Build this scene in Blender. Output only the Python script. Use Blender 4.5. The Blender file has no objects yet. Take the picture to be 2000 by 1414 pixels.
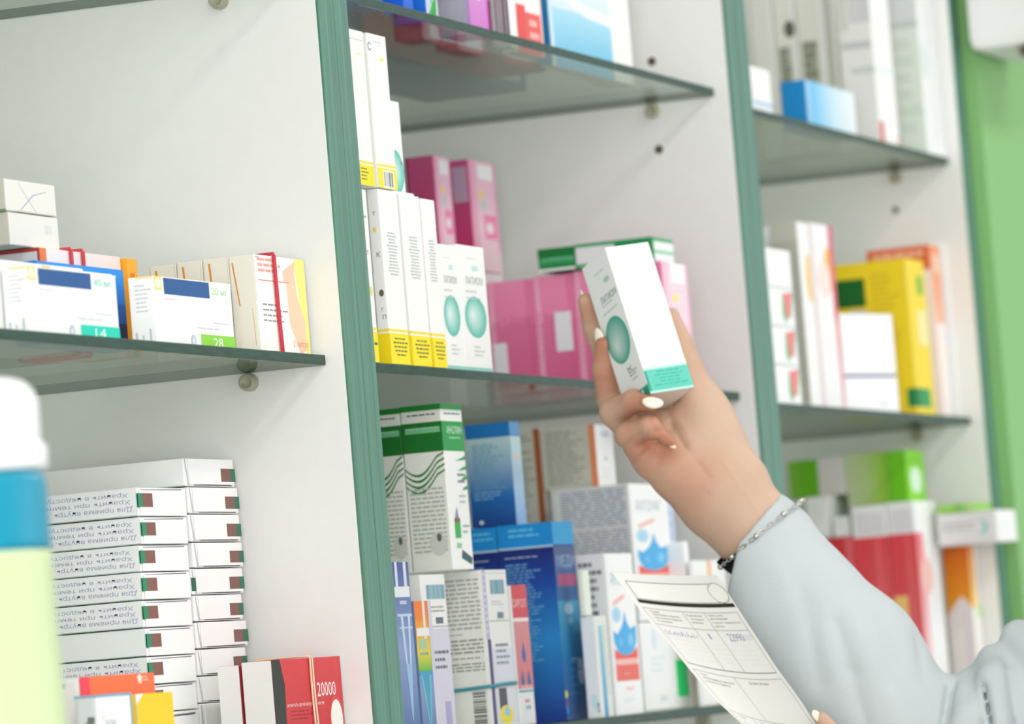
# Pharmacy shelves with a hand holding a small white carton.
import bpy, bmesh, math, random
import numpy as np
from mathutils import Vector, Matrix

SC = bpy.context.scene
COL = SC.collection
RND = random.Random(7)

# ------------------------------------------------------------------ camera
FPX = 10413.95                       # focal length in pixels of a 2000 px wide frame
TH, PH, RO = 0.3329, 0.0592, -0.0818
CAM = Vector((-2.8513, -1.0854, 1.30))
FWD = Vector((math.cos(TH)*math.cos(PH), math.sin(TH)*math.cos(PH), math.sin(PH)))
_R = Vector((math.sin(TH), -math.cos(TH), 0)); _U = _R.cross(FWD)
RGT = math.cos(RO)*_R + math.sin(RO)*_U
UPV = -math.sin(RO)*_R + math.cos(RO)*_U

cd = bpy.data.cameras.new('camera'); cam = bpy.data.objects.new('camera', cd); COL.objects.link(cam)
cam.matrix_world = Matrix((( RGT.x, UPV.x, -FWD.x, CAM.x), (RGT.y, UPV.y, -FWD.y, CAM.y), (RGT.z, UPV.z, -FWD.z, CAM.z), (0, 0, 0, 1)))
cd.sensor_width = 36; cd.lens = FPX*36/2000
cd.clip_start = .05; cd.clip_end = 60
cd.dof.use_dof = True; cd.dof.focus_distance = 3.02; cd.dof.aperture_fstop = 12.5; cd.dof.aperture_blades = 0
SC.camera = cam

def ray(x, y):
    return FWD + RGT*((x-1000)/FPX) - UPV*((y-707)/FPX)
def uY(x, y, Y):
    d = ray(x, y); return CAM + d*((Y-CAM.y)/d.y)
def uX(x, y, X):
    d = ray(x, y); return CAM + d*((X-CAM.x)/d.x)
def uD(x, y, dist):
    return CAM + ray(x, y)*dist
def fr(TL, R, yf):                   # front face at depth yf: left X, right X, top Z
    a = uY(TL[0], TL[1], yf); b = uY(R[0], R[1], yf); return a.x, b.x, a.z
def sd(x, y, X):
    p = uX(x, y, X); return p.y, p.z

# ------------------------------------------------------------------ colour / materials
def lin(c):
    return tuple(((v/255)/12.92 if v/255 <= .04045 else ((v/255+.055)/1.055)**2.4) for v in c)
MATS = {}
def nodes(name):
    m = bpy.data.materials.new(name); m.use_nodes = True
    nt = m.node_tree; b = nt.nodes['Principled BSDF']; return m, nt, b
def N(nt, t, **kw):
    n = nt.nodes.new(t)
    for k, v in kw.items(): setattr(n, k, v)
    return n
def attr_mat(name, rough, bump=0.0, bscale=900, spec=.4, coat=0.0, sss=0):
    m, nt, b = nodes(name)
    a = N(nt, 'ShaderNodeAttribute', attribute_name='Col')
    no = N(nt, 'ShaderNodeTexNoise'); no.inputs['Scale'].default_value = 60
    tc = N(nt, 'ShaderNodeTexCoord'); nt.links.new(tc.outputs['Object'], no.inputs['Vector'])
    mr = N(nt, 'ShaderNodeMapRange'); mr.inputs[3].default_value = rough-.06; mr.inputs[4].default_value = rough+.06
    nt.links.new(no.outputs[0], mr.inputs[0]); nt.links.new(mr.outputs[0], b.inputs['Roughness'])
    nt.links.new(a.outputs['Color'], b.inputs['Base Color'])
    b.inputs['Specular IOR Level'].default_value = spec
    if coat: b.inputs['Coat Weight'].default_value = coat; b.inputs['Coat Roughness'].default_value = .15
    if bump:
        n2 = N(nt, 'ShaderNodeTexNoise'); n2.inputs['Scale'].default_value = bscale
        nt.links.new(tc.outputs['Object'], n2.inputs['Vector'])
        bp = N(nt, 'ShaderNodeBump'); bp.inputs['Strength'].default_value = bump; bp.inputs['Distance'].default_value = .001
        nt.links.new(n2.outputs[0], bp.inputs['Height']); nt.links.new(bp.outputs[0], b.inputs['Normal'])
    if sss:
        b.inputs['Subsurface Weight'].default_value = sss
        b.inputs['Subsurface Radius'].default_value = (1, .35, .2); b.inputs['Subsurface Scale'].default_value = .006
    MATS[name] = m; return m
def solid_mat(name, c, rough=.5, spec=.4, metal=0, noise=.03, nscale=(8, 8, 8), bump=0, trans=0):
    m, nt, b = nodes(name)
    tc = N(nt, 'ShaderNodeTexCoord'); mp = N(nt, 'ShaderNodeMapping'); mp.inputs['Scale'].default_value = nscale
    no = N(nt, 'ShaderNodeTexNoise'); no.inputs['Scale'].default_value = 1; no.inputs['Detail'].default_value = 5
    nt.links.new(tc.outputs['Object'], mp.inputs[0]); nt.links.new(mp.outputs[0], no.inputs['Vector'])
    cr = N(nt, 'ShaderNodeValToRGB'); L = lin(c)
    cr.color_ramp.elements[0].position = .3; cr.color_ramp.elements[1].position = .7
    cr.color_ramp.elements[0].color = tuple(v*(1-noise) for v in L)+(1,)
    cr.color_ramp.elements[1].color = tuple(min(1, v*(1+noise)) for v in L)+(1,)
    nt.links.new(no.outputs[0], cr.inputs[0]); nt.links.new(cr.outputs[0], b.inputs['Base Color'])
    b.inputs['Roughness'].default_value = rough; b.inputs['Specular IOR Level'].default_value = spec; b.inputs['Metallic'].default_value = metal
    if trans: b.inputs['Transmission Weight'].default_value = trans
    if bump:
        bp = N(nt, 'ShaderNodeBump'); bp.inputs['Strength'].default_value = bump; bp.inputs['Distance'].default_value = .001
        nt.links.new(no.outputs[0], bp.inputs['Height']); nt.links.new(bp.outputs[0], b.inputs['Normal'])
    MATS[name] = m; return m

attr_mat('printed_cardboard', .48, bump=.05)
attr_mat('printed_paper', .75, bump=.12, bscale=1500, spec=.2)
attr_mat('glossy_plastic', .3)
attr_mat('rubber', .55)
solid_mat('white_laminate', (236, 236, 233), .55, .3, noise=.01, bump=.02, nscale=(90, 90, 90))
solid_mat('green_edge_band', (86, 134, 116), .42, .4, noise=.26, nscale=(420, 420, 5), bump=.12)
solid_mat('seam_dark', (38, 74, 70), .6)
solid_mat('pin_plastic', (196, 194, 170), .3, .5, noise=.1, trans=.35)
solid_mat('hole_dark', (92, 84, 62), .8)
solid_mat('green_wall_paint', (140, 194, 122), .6, .3, noise=.03, nscale=(3, 3, 3), bump=.03)
solid_mat('white_paint', (238, 239, 238), .75, .2, noise=.01)
solid_mat('floor_tile', (190, 188, 182), .35, .4, noise=.06, nscale=(4, 4, 4))
solid_mat('steel', (205, 203, 196), .18, .5, metal=1, noise=.04)
solid_mat('black_cloth', (22, 26, 34), .85, .15, noise=.2, nscale=(400, 400, 400), bump=.2)

def glass_mat():
    m = bpy.data.materials.new('shelf_glass'); m.use_nodes = True; nt = m.node_tree; nt.nodes.clear()
    out = N(nt, 'ShaderNodeOutputMaterial'); mix = N(nt, 'ShaderNodeMixShader')
    tr = N(nt, 'ShaderNodeBsdfTransparent'); tr.inputs[0].default_value = lin((240, 245, 241))+(1,)
    gl = N(nt, 'ShaderNodeBsdfGlossy'); gl.inputs['Roughness'].default_value = .015; gl.inputs['Color'].default_value = lin((222, 228, 222))+(1,)
    ge = N(nt, 'ShaderNodeNewGeometry'); dt = N(nt, 'ShaderNodeVectorMath', operation='DOT_PRODUCT')
    nt.links.new(ge.outputs['Normal'], dt.inputs[0]); nt.links.new(ge.outputs['Incoming'], dt.inputs[1])
    def M(op, a, b=None):
        n = N(nt, 'ShaderNodeMath', operation=op)
        for i, v in enumerate((a, b)):
            if v is None: continue
            if isinstance(v, (int, float)): n.inputs[i].default_value = v
            else: nt.links.new(v, n.inputs[i])
        return n.outputs[0]
    c = M('ABSOLUTE', dt.outputs['Value']); s = M('POWER', M('SUBTRACT', 1, c), 5); f = M('ADD', M('MULTIPLY', s, .96), .04)
    f = M('MULTIPLY', f, .7)
    nt.links.new(f, mix.inputs[0]); nt.links.new(tr.outputs[0], mix.inputs[1]); nt.links.new(gl.outputs[0], mix.inputs[2])
    nt.links.new(mix.outputs[0], out.inputs[0]); MATS['shelf_glass'] = m
glass_mat()
solid_mat('shelf_glass_edge', (38, 72, 58), .38, .25, noise=.25, nscale=(60, 60, 400))

# ------------------------------------------------------------------ object helpers
def tag(o, label=None, cat=None, group=None, kind=None):
    if label: o['label'] = label
    if cat: o['category'] = cat
    if group: o['group'] = group
    if kind: o['kind'] = kind
    return o
def link(name, me, parent=None, loc=(0, 0, 0)):
    o = bpy.data.objects.new(name, me); COL.objects.link(o); o.location = loc
    if parent: o.parent = parent
    return o
def empty(name, loc=(0, 0, 0)):
    o = bpy.data.objects.new(name, None); COL.objects.link(o); o.location = loc; o.empty_display_size = .05; return o
def bm_mesh(name, bm, mats, smooth=False):
    me = bpy.data.meshes.new(name); bm.to_mesh(me); bm.free()
    for m in mats: me.materials.append(MATS[m])
    if smooth:
        for p in me.polygons: p.use_smooth = True
    return me
def box_bm(lo, hi, bevel=0, seg=2, bm=None):
    b = bmesh.new()
    bmesh.ops.create_cube(b, size=1)
    for v in b.verts: v.co = Vector([lo[i]+(hi[i]-lo[i])*(v.co[i]+.5) for i in range(3)])
    if bevel: bmesh.ops.bevel(b, geom=list(b.edges), offset=bevel, segments=seg, affect='EDGES', profile=.6)
    if bm is None: return b
    t = bpy.data.meshes.new('tmp'); b.to_mesh(t); b.free(); bm.from_mesh(t); bpy.data.meshes.remove(t); return bm
def box_obj(name, lo, hi, mat, parent=None, bevel=.001, **kw):
    c = Vector(((lo[0]+hi[0])/2, (lo[1]+hi[1])/2, lo[2]))
    off = c
    bm = box_bm([lo[i]-c[i] for i in range(3)], [hi[i]-c[i] for i in range(3)], bevel)
    o = link(name, bm_mesh(name, bm, [mat]), parent, c - (parent.location if parent else Vector()))
    return tag(o, **kw) if kw else o

# ------------------------------------------------------------------ text glyphs
_TX = {}
def glyphs(s):
    if s not in _TX:
        cu = bpy.data.curves.new('t', 'FONT'); cu.body = s; cu.size = 1; cu.resolution_u = 2
        o = bpy.data.objects.new('t', cu); COL.objects.link(o)
        bpy.context.view_layer.update()
        me = o.evaluated_get(bpy.context.evaluated_depsgraph_get()).to_mesh()
        vs = [(v.co.x, v.co.y) for v in me.vertices]; fs = [tuple(p.vertices) for p in me.polygons]
        if vs:
            x0 = min(v[0] for v in vs); x1 = max(v[0] for v in vs); y0 = min(v[1] for v in vs); y1 = max(v[1] for v in vs)
            vs = [((v[0]-x0)/max(x1-x0, 1e-6), (v[1]-y0)/max(y1-y0, 1e-6)) for v in vs]
        o.to_mesh_clear(); bpy.data.objects.remove(o); bpy.data.curves.remove(cu)
        _TX[s] = (vs, fs)
    return _TX[s]

# ------------------------------------------------------------------ printed artwork -> polygons in face coordinates (u,v in 0..1)
def art(prints, seed=1):
    """yield (face, [(u,v)...], [colour per corner], layer)"""
    rnd = random.Random(seed); cnt = {}
    for p in prints:
        t, f = p[0], p[1]; k = cnt[f] = cnt.get(f, 0)+1
        if t == 'r':
            u0, v0, u1, v1, c = p[2:7]; c2 = p[7] if len(p) > 7 else c
            yield f, [(u0, v0), (u1, v0), (u1, v1), (u0, v1)], [c, c, c2, c2], k
        elif t == 'h':
            u0, v0, u1, v1, c, c2 = p[2:8]
            yield f, [(u0, v0), (u1, v0), (u1, v1), (u0, v1)], [c, c2, c2, c], k
        elif t == 'p':
            yield f, p[2], [p[3]]*len(p[2]), k
        elif t == 'm':
            for q in p[2]: yield f, q, [p[3]]*len(q), k
        elif t == 'e':
            cu, cv, ru, rv, c = p[2:7]; cc = p[7] if len(p) > 7 else c; n = 28
            hu, hv = (p[8] if len(p) > 8 else (0, 0))
            for i in range(n):
                a, b = 2*math.pi*i/n, 2*math.pi*(i+1)/n
                yield f, [(cu+hu*ru, cv+hv*rv), (cu+ru*math.cos(a), cv+rv*math.sin(a)), (cu+ru*math.cos(b), cv+rv*math.sin(b))], [cc, c, c], k
        elif t == 't':
            u0, v0, u1, v1, s, c = p[2:8]; rot = p[8] if len(p) > 8 else 0
            vs, fs = glyphs(s)
            def mp(q):
                a, b = q
                if rot == 180: a, b = 1-a, 1-b
                elif rot == 90: a, b = 1-b, a
                elif rot == 270: a, b = b, 1-a
                return (u0+(u1-u0)*a, v0+(v1-v0)*b)
            for fc in fs: yield f, [mp(vs[i]) for i in fc], [c]*len(fc), k
        elif t == 'l':                       # lines of small unreadable print, word by word
            u0, v0, u1, v1, n, c = p[2:8]; fill = p[8] if len(p) > 8 else .5; al = p[9] if len(p) > 9 else 'l'
            for i in range(n):
                va = v1-(i+fill)*(v1-v0)/n; vb = v1-i*(v1-v0)/n
                w = (u1-u0)*(1 if al == 'j' else rnd.uniform(.6, 1)); u = u0 if al != 'c' else (u0+u1)/2-w/2; e = u+w
                while u < e-.02*(u1-u0):
                    q = min(e, u+(u1-u0)*rnd.uniform(.1, .26))
                    yield f, [(u, va), (q, va), (q, vb), (u, vb)], [c]*4, k
                    u = q+(u1-u0)*.035
        elif t == 'b':                       # bar code; p[8] = 'v' bars stacked along v
            u0, v0, u1, v1, c, n = p[2:8]; vert = len(p) > 8
            a = 0
            while a < 1:
                w = rnd.choice((.5, 1, 1, 1.8))/n; e = min(1, a+w)
                if vert: yield f, [(u0, v0+(v1-v0)*a), (u1, v0+(v1-v0)*a), (u1, v0+(v1-v0)*e), (u0, v0+(v1-v0)*e)], [c]*4, k
                else: yield f, [(u0+(u1-u0)*a, v0), (u0+(u1-u0)*e, v0), (u0+(u1-u0)*e, v1), (u0+(u1-u0)*a, v1)], [c]*4, k
                a = e+rnd.choice((.5, .8, 1.2))/n

FACES = {   # corner, u direction, v direction, normal   (unit box)
    'F': ((0, 0, 0), (1, 0, 0), (0, 0, 1), (0, -1, 0)),
    'L': ((0, 1, 0), (0, -1, 0), (0, 0, 1), (-1, 0, 0)),
    'T': ((0, 0, 1), (1, 0, 0), (0, 1, 0), (0, 0, 1)),
    'R': ((1, 0, 0), (0, 1, 0), (0, 0, 1), (1, 0, 0)),
    'D': ((0, 1, 0), (1, 0, 0), (0, -1, 0), (0, 0, -1)),
}
WHITE = (246, 246, 243)
def carton_mesh(name, w, d, h, cols, prints, bevel=.0007, mat='printed_cardboard', seed=1):
    """printed folding carton, origin at the centre of its base"""
    bm = box_bm((-w/2, -d/2, 0), (w/2, d/2, h), min(bevel, w/6, d/6, h/6), 2)
    cl = bm.loops.layers.float_color.new('Col')
    base = cols.get('*', WHITE)
    for f in bm.faces:
        n = f.normal; c = base
        ax = max(range(3), key=lambda i: abs(n[i]))
        key = (('L', 'R'), ('F', 'B'), ('D', 'T'))[ax][0 if n[ax] < 0 else 1]
        c = cols.get(key, base)
        for l in f.loops: l[cl] = lin(c)+(1,)
    for f, uv, cc, k in art(prints, seed):
        uv = [(min(max(u, 0), 1), min(max(v, 0), 1)) for u, v in uv]
        o, U, V, Nn = FACES[f]
        vs = []
        for (u, v) in uv:
            q = [o[i]+U[i]*u+V[i]*v for i in range(3)]
            e = .00006+.000012*k
            vs.append(bm.verts.new((-w/2+q[0]*w+Nn[0]*e, -d/2+q[1]*d+Nn[1]*e, q[2]*h+Nn[2]*e)))
        try: fc = bm.faces.new(vs)
        except ValueError: continue
        fc.normal_update()
        if fc.normal.dot(Vector(Nn)) < 0: fc.normal_flip()
        for l in fc.loops:
            l[cl] = lin(cc[vs.index(l.vert)])+(1,)
    return bm_mesh(name, bm, [mat])

REG = []
def carton(label, X0, X1, Y0, Y1, Z0, Z1, cols=None, prints=(), group=None, name='medicine_carton', cat='medicine box', rot=0, seed=1, bevel=.0007, mat='printed_cardboard', me=None):
    w, d, h = X1-X0, Y1-Y0, Z1-Z0
    if me is None: me = carton_mesh(name, w, d, h, cols or {}, prints, bevel, mat, seed)
    o = link(name, me, None, ((X0+X1)/2, (Y0+Y1)/2, Z0)); o.rotation_euler.z = rot
    tag(o, label, cat, group)
    REG.append((label, X0, X1, Y0, Y1, Z0, Z1))
    o['_e'] = 0; del o['_e']
    return o
def patch(name, parent, face, u0, v0, u1, v1, col, dims, label=None, prints=(), th=.0003):
    """thin paper sticker / flap lying on one face of a carton (child part)"""
    w, d, h = dims; o, U, V, Nn = FACES[face]
    S = (w, d, h)
    bm = bmesh.new(); cl = bm.loops.layers.float_color.new('Col')
    def P(u, v, e):
        q = [o[i]+U[i]*u+V[i]*v for i in range(3)]
        return Vector((-w/2+q[0]*w+Nn[0]*e, -d/2+q[1]*d+Nn[1]*e, q[2]*h+Nn[2]*e))
    a = [bm.verts.new(P(u, v, .0002)) for u, v in ((u0, v0), (u1, v0), (u1, v1), (u0, v1))]
    b = [bm.verts.new(P(u, v, .0002+th)) for u, v in ((u0, v0), (u1, v0), (u1, v1), (u0, v1))]
    fs = [bm.faces.new(b), bm.faces.new(a[::-1])]+[bm.faces.new((a[i], a[(i+1) % 4], b[(i+1) % 4], b[i])) for i in range(4)]
    bmesh.ops.recalc_face_normals(bm, faces=fs)
    for f in bm.faces:
        for l in f.loops: l[cl] = lin(col)+(1,)
    for f, uv, cc, k in art(prints):
        vs = [bm.verts.new(P(u0+(u1-u0)*u, v0+(v1-v0)*v, .0002+th+.0001)) for u, v in uv]
        fc = bm.faces.new(vs); fc.normal_update()
        if fc.normal.dot(Vector(Nn)) < 0: fc.normal_flip()
        for l in fc.loops: l[cl] = lin(cc[0])+(1,)
    p = link(name, bm_mesh(name, bm, ['printed_cardboard']), parent)
    if label: p['label'] = label
    return p
def tube_bm(pts, r, closed=False, seg=8, bm=None, flat=1.0, nrm=None):
    bm = bm or bmesh.new(); rings = []; n = len(pts)
    for i, p in enumerate(pts):
        p = Vector(p)
        a = Vector(pts[(i-1) % n] if closed or i else pts[0]); b = Vector(pts[(i+1) % n] if closed or i < n-1 else pts[-1])
        t = (b-a).normalized(); ref = Vector(nrm) if nrm else (Vector((0, 0, 1)) if abs(t.z) < .9 else Vector((1, 0, 0)))
        s = t.cross(ref).normalized(); q = s.cross(t)
        rr = r[i] if hasattr(r, '__len__') else r
        rings.append([bm.verts.new(p + s*(rr*math.cos(2*math.pi*j/seg)) + q*(rr*flat*math.sin(2*math.pi*j/seg))) for j in range(seg)])
    for i in range(n if closed else n-1):
        A, B = rings[i], rings[(i+1) % n]
        for j in range(seg): bm.faces.new((A[j], A[(j+1) % seg], B[(j+1) % seg], B[j]))
    if not closed: bm.faces.new(rings[0][::-1]); bm.faces.new(rings[-1])
    return bm
def colour_all(bm, c):
    cl = bm.loops.layers.float_color.get('Col') or bm.loops.layers.float_color.new('Col')
    for f in bm.faces:
        for l in f.loops: l[cl] = lin(c)+(1,)
def band(label, lo, hi, axis, c, r=.0006, flat=1.6, twist=0):
    """rubber band stretched around a block: lo/hi are the block's two corners in the band plane; axis the normal of the plane with its coordinate"""
    ax, pos = axis; i, j = [k for k in range(3) if k != ax]
    e = r+.0004; pts = []
    ring = [(lo[0]-e, lo[1]-e), (hi[0]+e, lo[1]-e), (hi[0]+e, hi[1]+e), (lo[0]-e, hi[1]+e)]
    for a in range(4):
        p, q = ring[a], ring[(a+1) % 4]
        for s in (.02, .25, .5, .75, .98):
            v = [0, 0, 0]; v[i] = p[0]+(q[0]-p[0])*s; v[j] = p[1]+(q[1]-p[1])*s; v[ax] = pos + twist*math.sin(a*1.5+s*2)
            pts.append(v)
    c0 = Vector([sum(v[k] for v in pts)/len(pts) for k in range(3)]); c0.z = min(v[2] for v in pts)
    nv = [0, 0, 0]; nv[ax] = 1
    bm = tube_bm([Vector(p)-c0 for p in pts], r, True, 8, flat=1.0)
    for v in bm.verts: v.co[ax] *= flat
    colour_all(bm, c)
    return tag(link('rubber_band', bm_mesh('rubber_band', bm, ['rubber'], True), None, c0), label, 'rubber band')
# ------------------------------------------------------------------ setting
def struct(name, lo, hi, mat, **kw):
    o = box_obj(name, lo, hi, mat, None, 0); tag(o, kind='structure', **kw); return o
struct('floor', (-6.5, -4.2, -.05), (4, .5, 0), 'floor_tile')
struct('ceiling', (-6.5, -4.2, 2.8), (4, .5, 2.85), 'white_paint')
struct('wall_back', (-6.5, .40, 0), (4, .5, 2.8), 'white_paint')
struct('wall_right', (1.509, -.012, 0), (4, .36, 2.8), 'green_wall_paint')

# ------------------------------------------------------------------ cabinets
T = .006
Z_A, Z_B, Z_C, Z_D, Z_E, Z_F, Z_T = 1.7091, 1.4889, 1.267, 1.4908, 1.702, 1.4835, 1.7129
PANEL_TOP, DEP = 2.25, .36
def side_panel(cab, x0, x1, holes=None):
    p = box_obj('side_panel', (x0, .002, .08), (x1, DEP, PANEL_TOP), 'white_laminate', cab, .0004)
    e = box_obj('edge_band', (x0, -.0006, .08), (x1, .0022, PANEL_TOP), 'green_edge_band', None, .0011)
    e.location = e.location - cab.location - p.location; e.parent = p
    return p
def pin(cab, x, y, z, side=-1):
    """round shelf support pushed into a side panel at (y,z), sticking out along -X or +X"""
    bm = bmesh.new()
    prof = [(0, .0052), (.004, .0052), (.0072, .0046), (.0078, .0036), (.0066, .0030), (.0064, 0.0)]
    rings = []
    for (a, r) in prof:
        rings.append([bm.verts.new((side*a, r*math.cos(t*math.pi/10), r*math.sin(t*math.pi/10))) for t in range(20)] if r else [bm.verts.new((side*a, 0, 0))])
    for A, B in zip(rings, rings[1:]):
        for j in range(20):
            if len(B) == 1: bm.faces.new((A[j], A[(j+1) % 20], B[0]))
            else: bm.faces.new((A[j], A[(j+1) % 20], B[(j+1) % 20], B[j]))
    bmesh.ops.recalc_face_normals(bm, faces=bm.faces)
    return link('shelf_pin', bm_mesh('shelf_pin', bm, ['pin_plastic'], True), cab, Vector((x, y, z))-cab.location)
def hole(cab, x, y, z, side=-1, r=.0032):
    bm = bmesh.new(); bmesh.ops.create_circle(bm, cap_ends=True, segments=20, radius=r)
    for v in bm.verts: v.co = (side*.0002, v.co.x, v.co.y)
    ring = bmesh.ops.extrude_face_region(bm, geom=list(bm.faces))
    for v in [g for g in ring['geom'] if isinstance(g, bmesh.types.BMVert)]: v.co.x += -side*.004
    bmesh.ops.recalc_face_normals(bm, faces=bm.faces)
    return link('pin_hole', bm_mesh('pin_hole', bm, ['hole_dark']), cab, Vector((x, y, z))-cab.location)
def cabinet(label, x0, x1, t0, t1):
    c = empty('shelving_cabinet', ((x0+x1)/2, DEP/2, 0)); tag(c, label, 'cabinet', 'white shelving cabinets along the wall')
    side_panel(c, x0, x0+t0); side_panel(c, x1-t1, x1)
    box_obj('back_panel', (x0+t0, DEP-.008, .08), (x1-t1, DEP, PANEL_TOP), 'white_laminate', c, 0)
    box_obj('top_panel', (x0+t0, .003, PANEL_TOP-.022), (x1-t1, DEP-.008, PANEL_TOP), 'white_laminate', c, 0)
    box_obj('plinth', (x0, .03, 0), (x1, DEP, .08), 'white_laminate', c, 0)
    box_obj('bottom_panel', (x0+t0, .003, .08), (x1-t1, DEP-.008, .102), 'white_laminate', c, 0)
    return c
cab_l = cabinet('white shelving cabinet holding the flat white carton stacks, left of the first green-edged divider', -.66, .0222, .0222, .0222)
cab_c = cabinet('white shelving cabinet holding the pink and yellow cartons, between the two green-edged dividers', .0229, .8433, .0222, .0245)
cab_r = cabinet('white shelving cabinet holding the yellow and red cartons, next to the green wall', .8440, 1.506, .0249, .022)

def shelf(label, x0, x1, z, y0=.013):
    bm = box_bm((x0, y0, z-T/2), (x1, DEP-.010, z+T/2), .0007, 2)
    c = Vector(((x0+x1)/2, (y0+DEP-.010)/2, z-T/2))
    for v in bm.verts: v.co -= c
    for f in bm.faces: f.material_index = 0 if abs(f.normal.z) > .5 else 1
    o = link('glass_shelf', bm_mesh('glass_shelf', bm, ['shelf_glass', 'shelf_glass_edge']), None, c)
    return tag(o, label, 'shelf', 'green glass shelves')
L0, L1, C0, C1, R0, R1 = -.6373, -.0004, .0455, .8184, .8693, 1.4836
shelf('glass shelf in left cabinet under the white and cream carton row', L0, L1, Z_D)
shelf('glass shelf at top left corner, only its underside showing', L0, L1, Z_T)
Z_G = 1.262
shelf('glass shelf under the stacks of flat white cartons and the red carton', L0, L1, Z_G)
shelf('high glass shelf carrying the blue, purple and red-white cartons', C0, C1, Z_A)
shelf('glass shelf carrying the yellow-banded cartons and the pink row, behind the hand', C0, C1, Z_B)
shelf('low glass shelf behind the prescription, carrying the big blue cartons', C0, C1, Z_C)
shelf('high glass shelf in right cabinet carrying the small blue carton', R0, R1, Z_E)
shelf('glass shelf in right cabinet carrying the yellow carton', R0, R1, Z_F)
Z_H = 1.262
shelf('glass shelf in right cabinet behind the sleeve, carrying the red cartons', R0, R1, Z_H)
# shelf supports and empty holes, placed on the panels
def on_panel(px, X): return sd(px[0], px[1], X)
y, z = on_panel((487, 718), 0)
pin(cab_l, 0, y, Z_D-T/2-.0054)
pin(cab_l, 0, y, Z_T-T/2-.0054); pin(cab_l, 0, .29, Z_D-T/2-.0054); pin(cab_l, 0, .29, Z_T-T/2-.0054)
for q in ((1273, 120), (1287, 292)):
    y, z = on_panel(q, .8188); hole(cab_c, .8188, y, z)
yy, _ = on_panel((1275, 207), .8188)
for zz in (Z_A, Z_B, Z_C): pin(cab_c, .8188, yy, zz-T/2-.0054); pin(cab_c, .8188, .29, zz-T/2-.0054)
yy, _ = on_panel((1750, 345), 1.484)
for zz in (Z_E, Z_F, Z_H): pin(cab_r, 1.484, yy, zz-T/2-.0054)
y, z = on_panel((1749, 410), 1.484); hole(cab_r, 1.484, y, z, r=.0028)
for zz in (Z_T, Z_D, Z_G): pin(cab_l, -.6378, .06, zz-T/2-.0054, 1); pin(cab_l, -.6378, .29, zz-T/2-.0054, 1)
pin(cab_l, 0, .06, Z_G-T/2-.0054); pin(cab_l, 0, .29, Z_G-T/2-.0054)
for zz in (Z_A, Z_B, Z_C): pin(cab_c, .0451, .06, zz-T/2-.0054, 1); pin(cab_c, .0451, .29, zz-T/2-.0054, 1)
for zz in (Z_E, Z_F, Z_H): pin(cab_r, .8689, .06, zz-T/2-.0054, 1); pin(cab_r, .8689, .29, zz-T/2-.0054, 1); pin(cab_r, 1.484, .29, zz-T/2-.0054)

# ------------------------------------------------------------------ lights: ceiling lamps of the shop, daylight from the open shop side, an added fill behind the camera
def emis(name, c, s):
    m = bpy.data.materials.new(name); m.use_nodes = True; b = m.node_tree.nodes['Principled BSDF']
    b.inputs['Emission Color'].default_value = lin(c)+(1,); b.inputs['Emission Strength'].default_value = s; b.inputs['Base Color'].default_value = (.9, .9, .9, 1); MATS[name] = m
emis('lamp_diffuser', (255, 252, 246), 6)
def lamp(x, y, e, label):
    o = empty('ceiling_lamp', (x, y, 2.72)); tag(o, label, 'lamp', 'ceiling lamps over the aisle')
    box_obj('housing', (x-.62, y-.17, 2.74), (x+.62, y+.17, 2.80), 'white_paint', o, .004)
    box_obj('diffuser', (x-.60, y-.15, 2.725), (x+.60, y+.15, 2.739), 'lamp_diffuser', o, .003)
    l = bpy.data.lights.new('lamp_light', 'AREA'); l.shape = 'RECTANGLE'; l.size = 1.2; l.size_y = .3; l.energy = e; l.color = (1, .985, .955)
    k = bpy.data.objects.new('lamp_light', l); COL.objects.link(k); k.location = (x, y, 2.715)
for x, y, lb in ((-1.6, -1.3, 'white ceiling lamp behind the viewer, over the aisle'), (.2, -1.3, 'white ceiling lamp over the aisle in front of the middle cabinet'), (2.0, -1.3, 'white ceiling lamp over the aisle in front of the green wall')):
    lamp(x, y, 6, lb)
w = bpy.data.worlds.new('world'); SC.world = w; w.use_nodes = True
bg = w.node_tree.nodes['Background']; bg.inputs[0].default_value = lin((247, 250, 255))+(1,); bg.inputs[1].default_value = .95
# daylight through the shop front across the aisle
l = bpy.data.lights.new('shop_window_daylight', 'AREA'); l.shape = 'RECTANGLE'; l.size = 3.2; l.size_y = 1.9; l.energy = 20; l.color = (.96, .985, 1)
k = bpy.data.objects.new('shop_window_daylight', l); COL.objects.link(k); k.location = (1.3, -3.9, 1.7)
k.rotation_euler = (math.radians(90), 0, math.radians(12))
l = bpy.data.lights.new('side_fill_light', 'AREA'); l.shape = 'RECTANGLE'; l.size = 2.2; l.size_y = 1.8; l.energy = 120; l.color = (1, .99, .97)  # unseen fill added behind the camera to brighten the left-facing sides
k = bpy.data.objects.new('side_fill_light', l); COL.objects.link(k); k.location = (-5.4, -1.75, 1.6)
k.rotation_euler = Vector((5.4, 1.75, -.1)).to_track_quat('-Z', 'Z').to_euler()
SC.view_settings.view_transform = 'Standard'; SC.view_settings.look = 'None'; SC.view_settings.gamma = 1; SC.view_settings.use_curve_mapping = False
SC.view_settings.exposure = -0.1
# ------------------------------------------------------------------ cartons
zA, zB, zC, zD, zE, zF, zG, zH = [z+T/2+.0002 for z in (Z_A, Z_B, Z_C, Z_D, Z_E, Z_F, Z_G, Z_H)]
GREY = (150, 152, 152); INK = (70, 92, 92); TXT = (128, 130, 126)
YEL = (252, 230, 12); TEAL = (82, 196, 176); MAG = (214, 74, 132)

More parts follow.
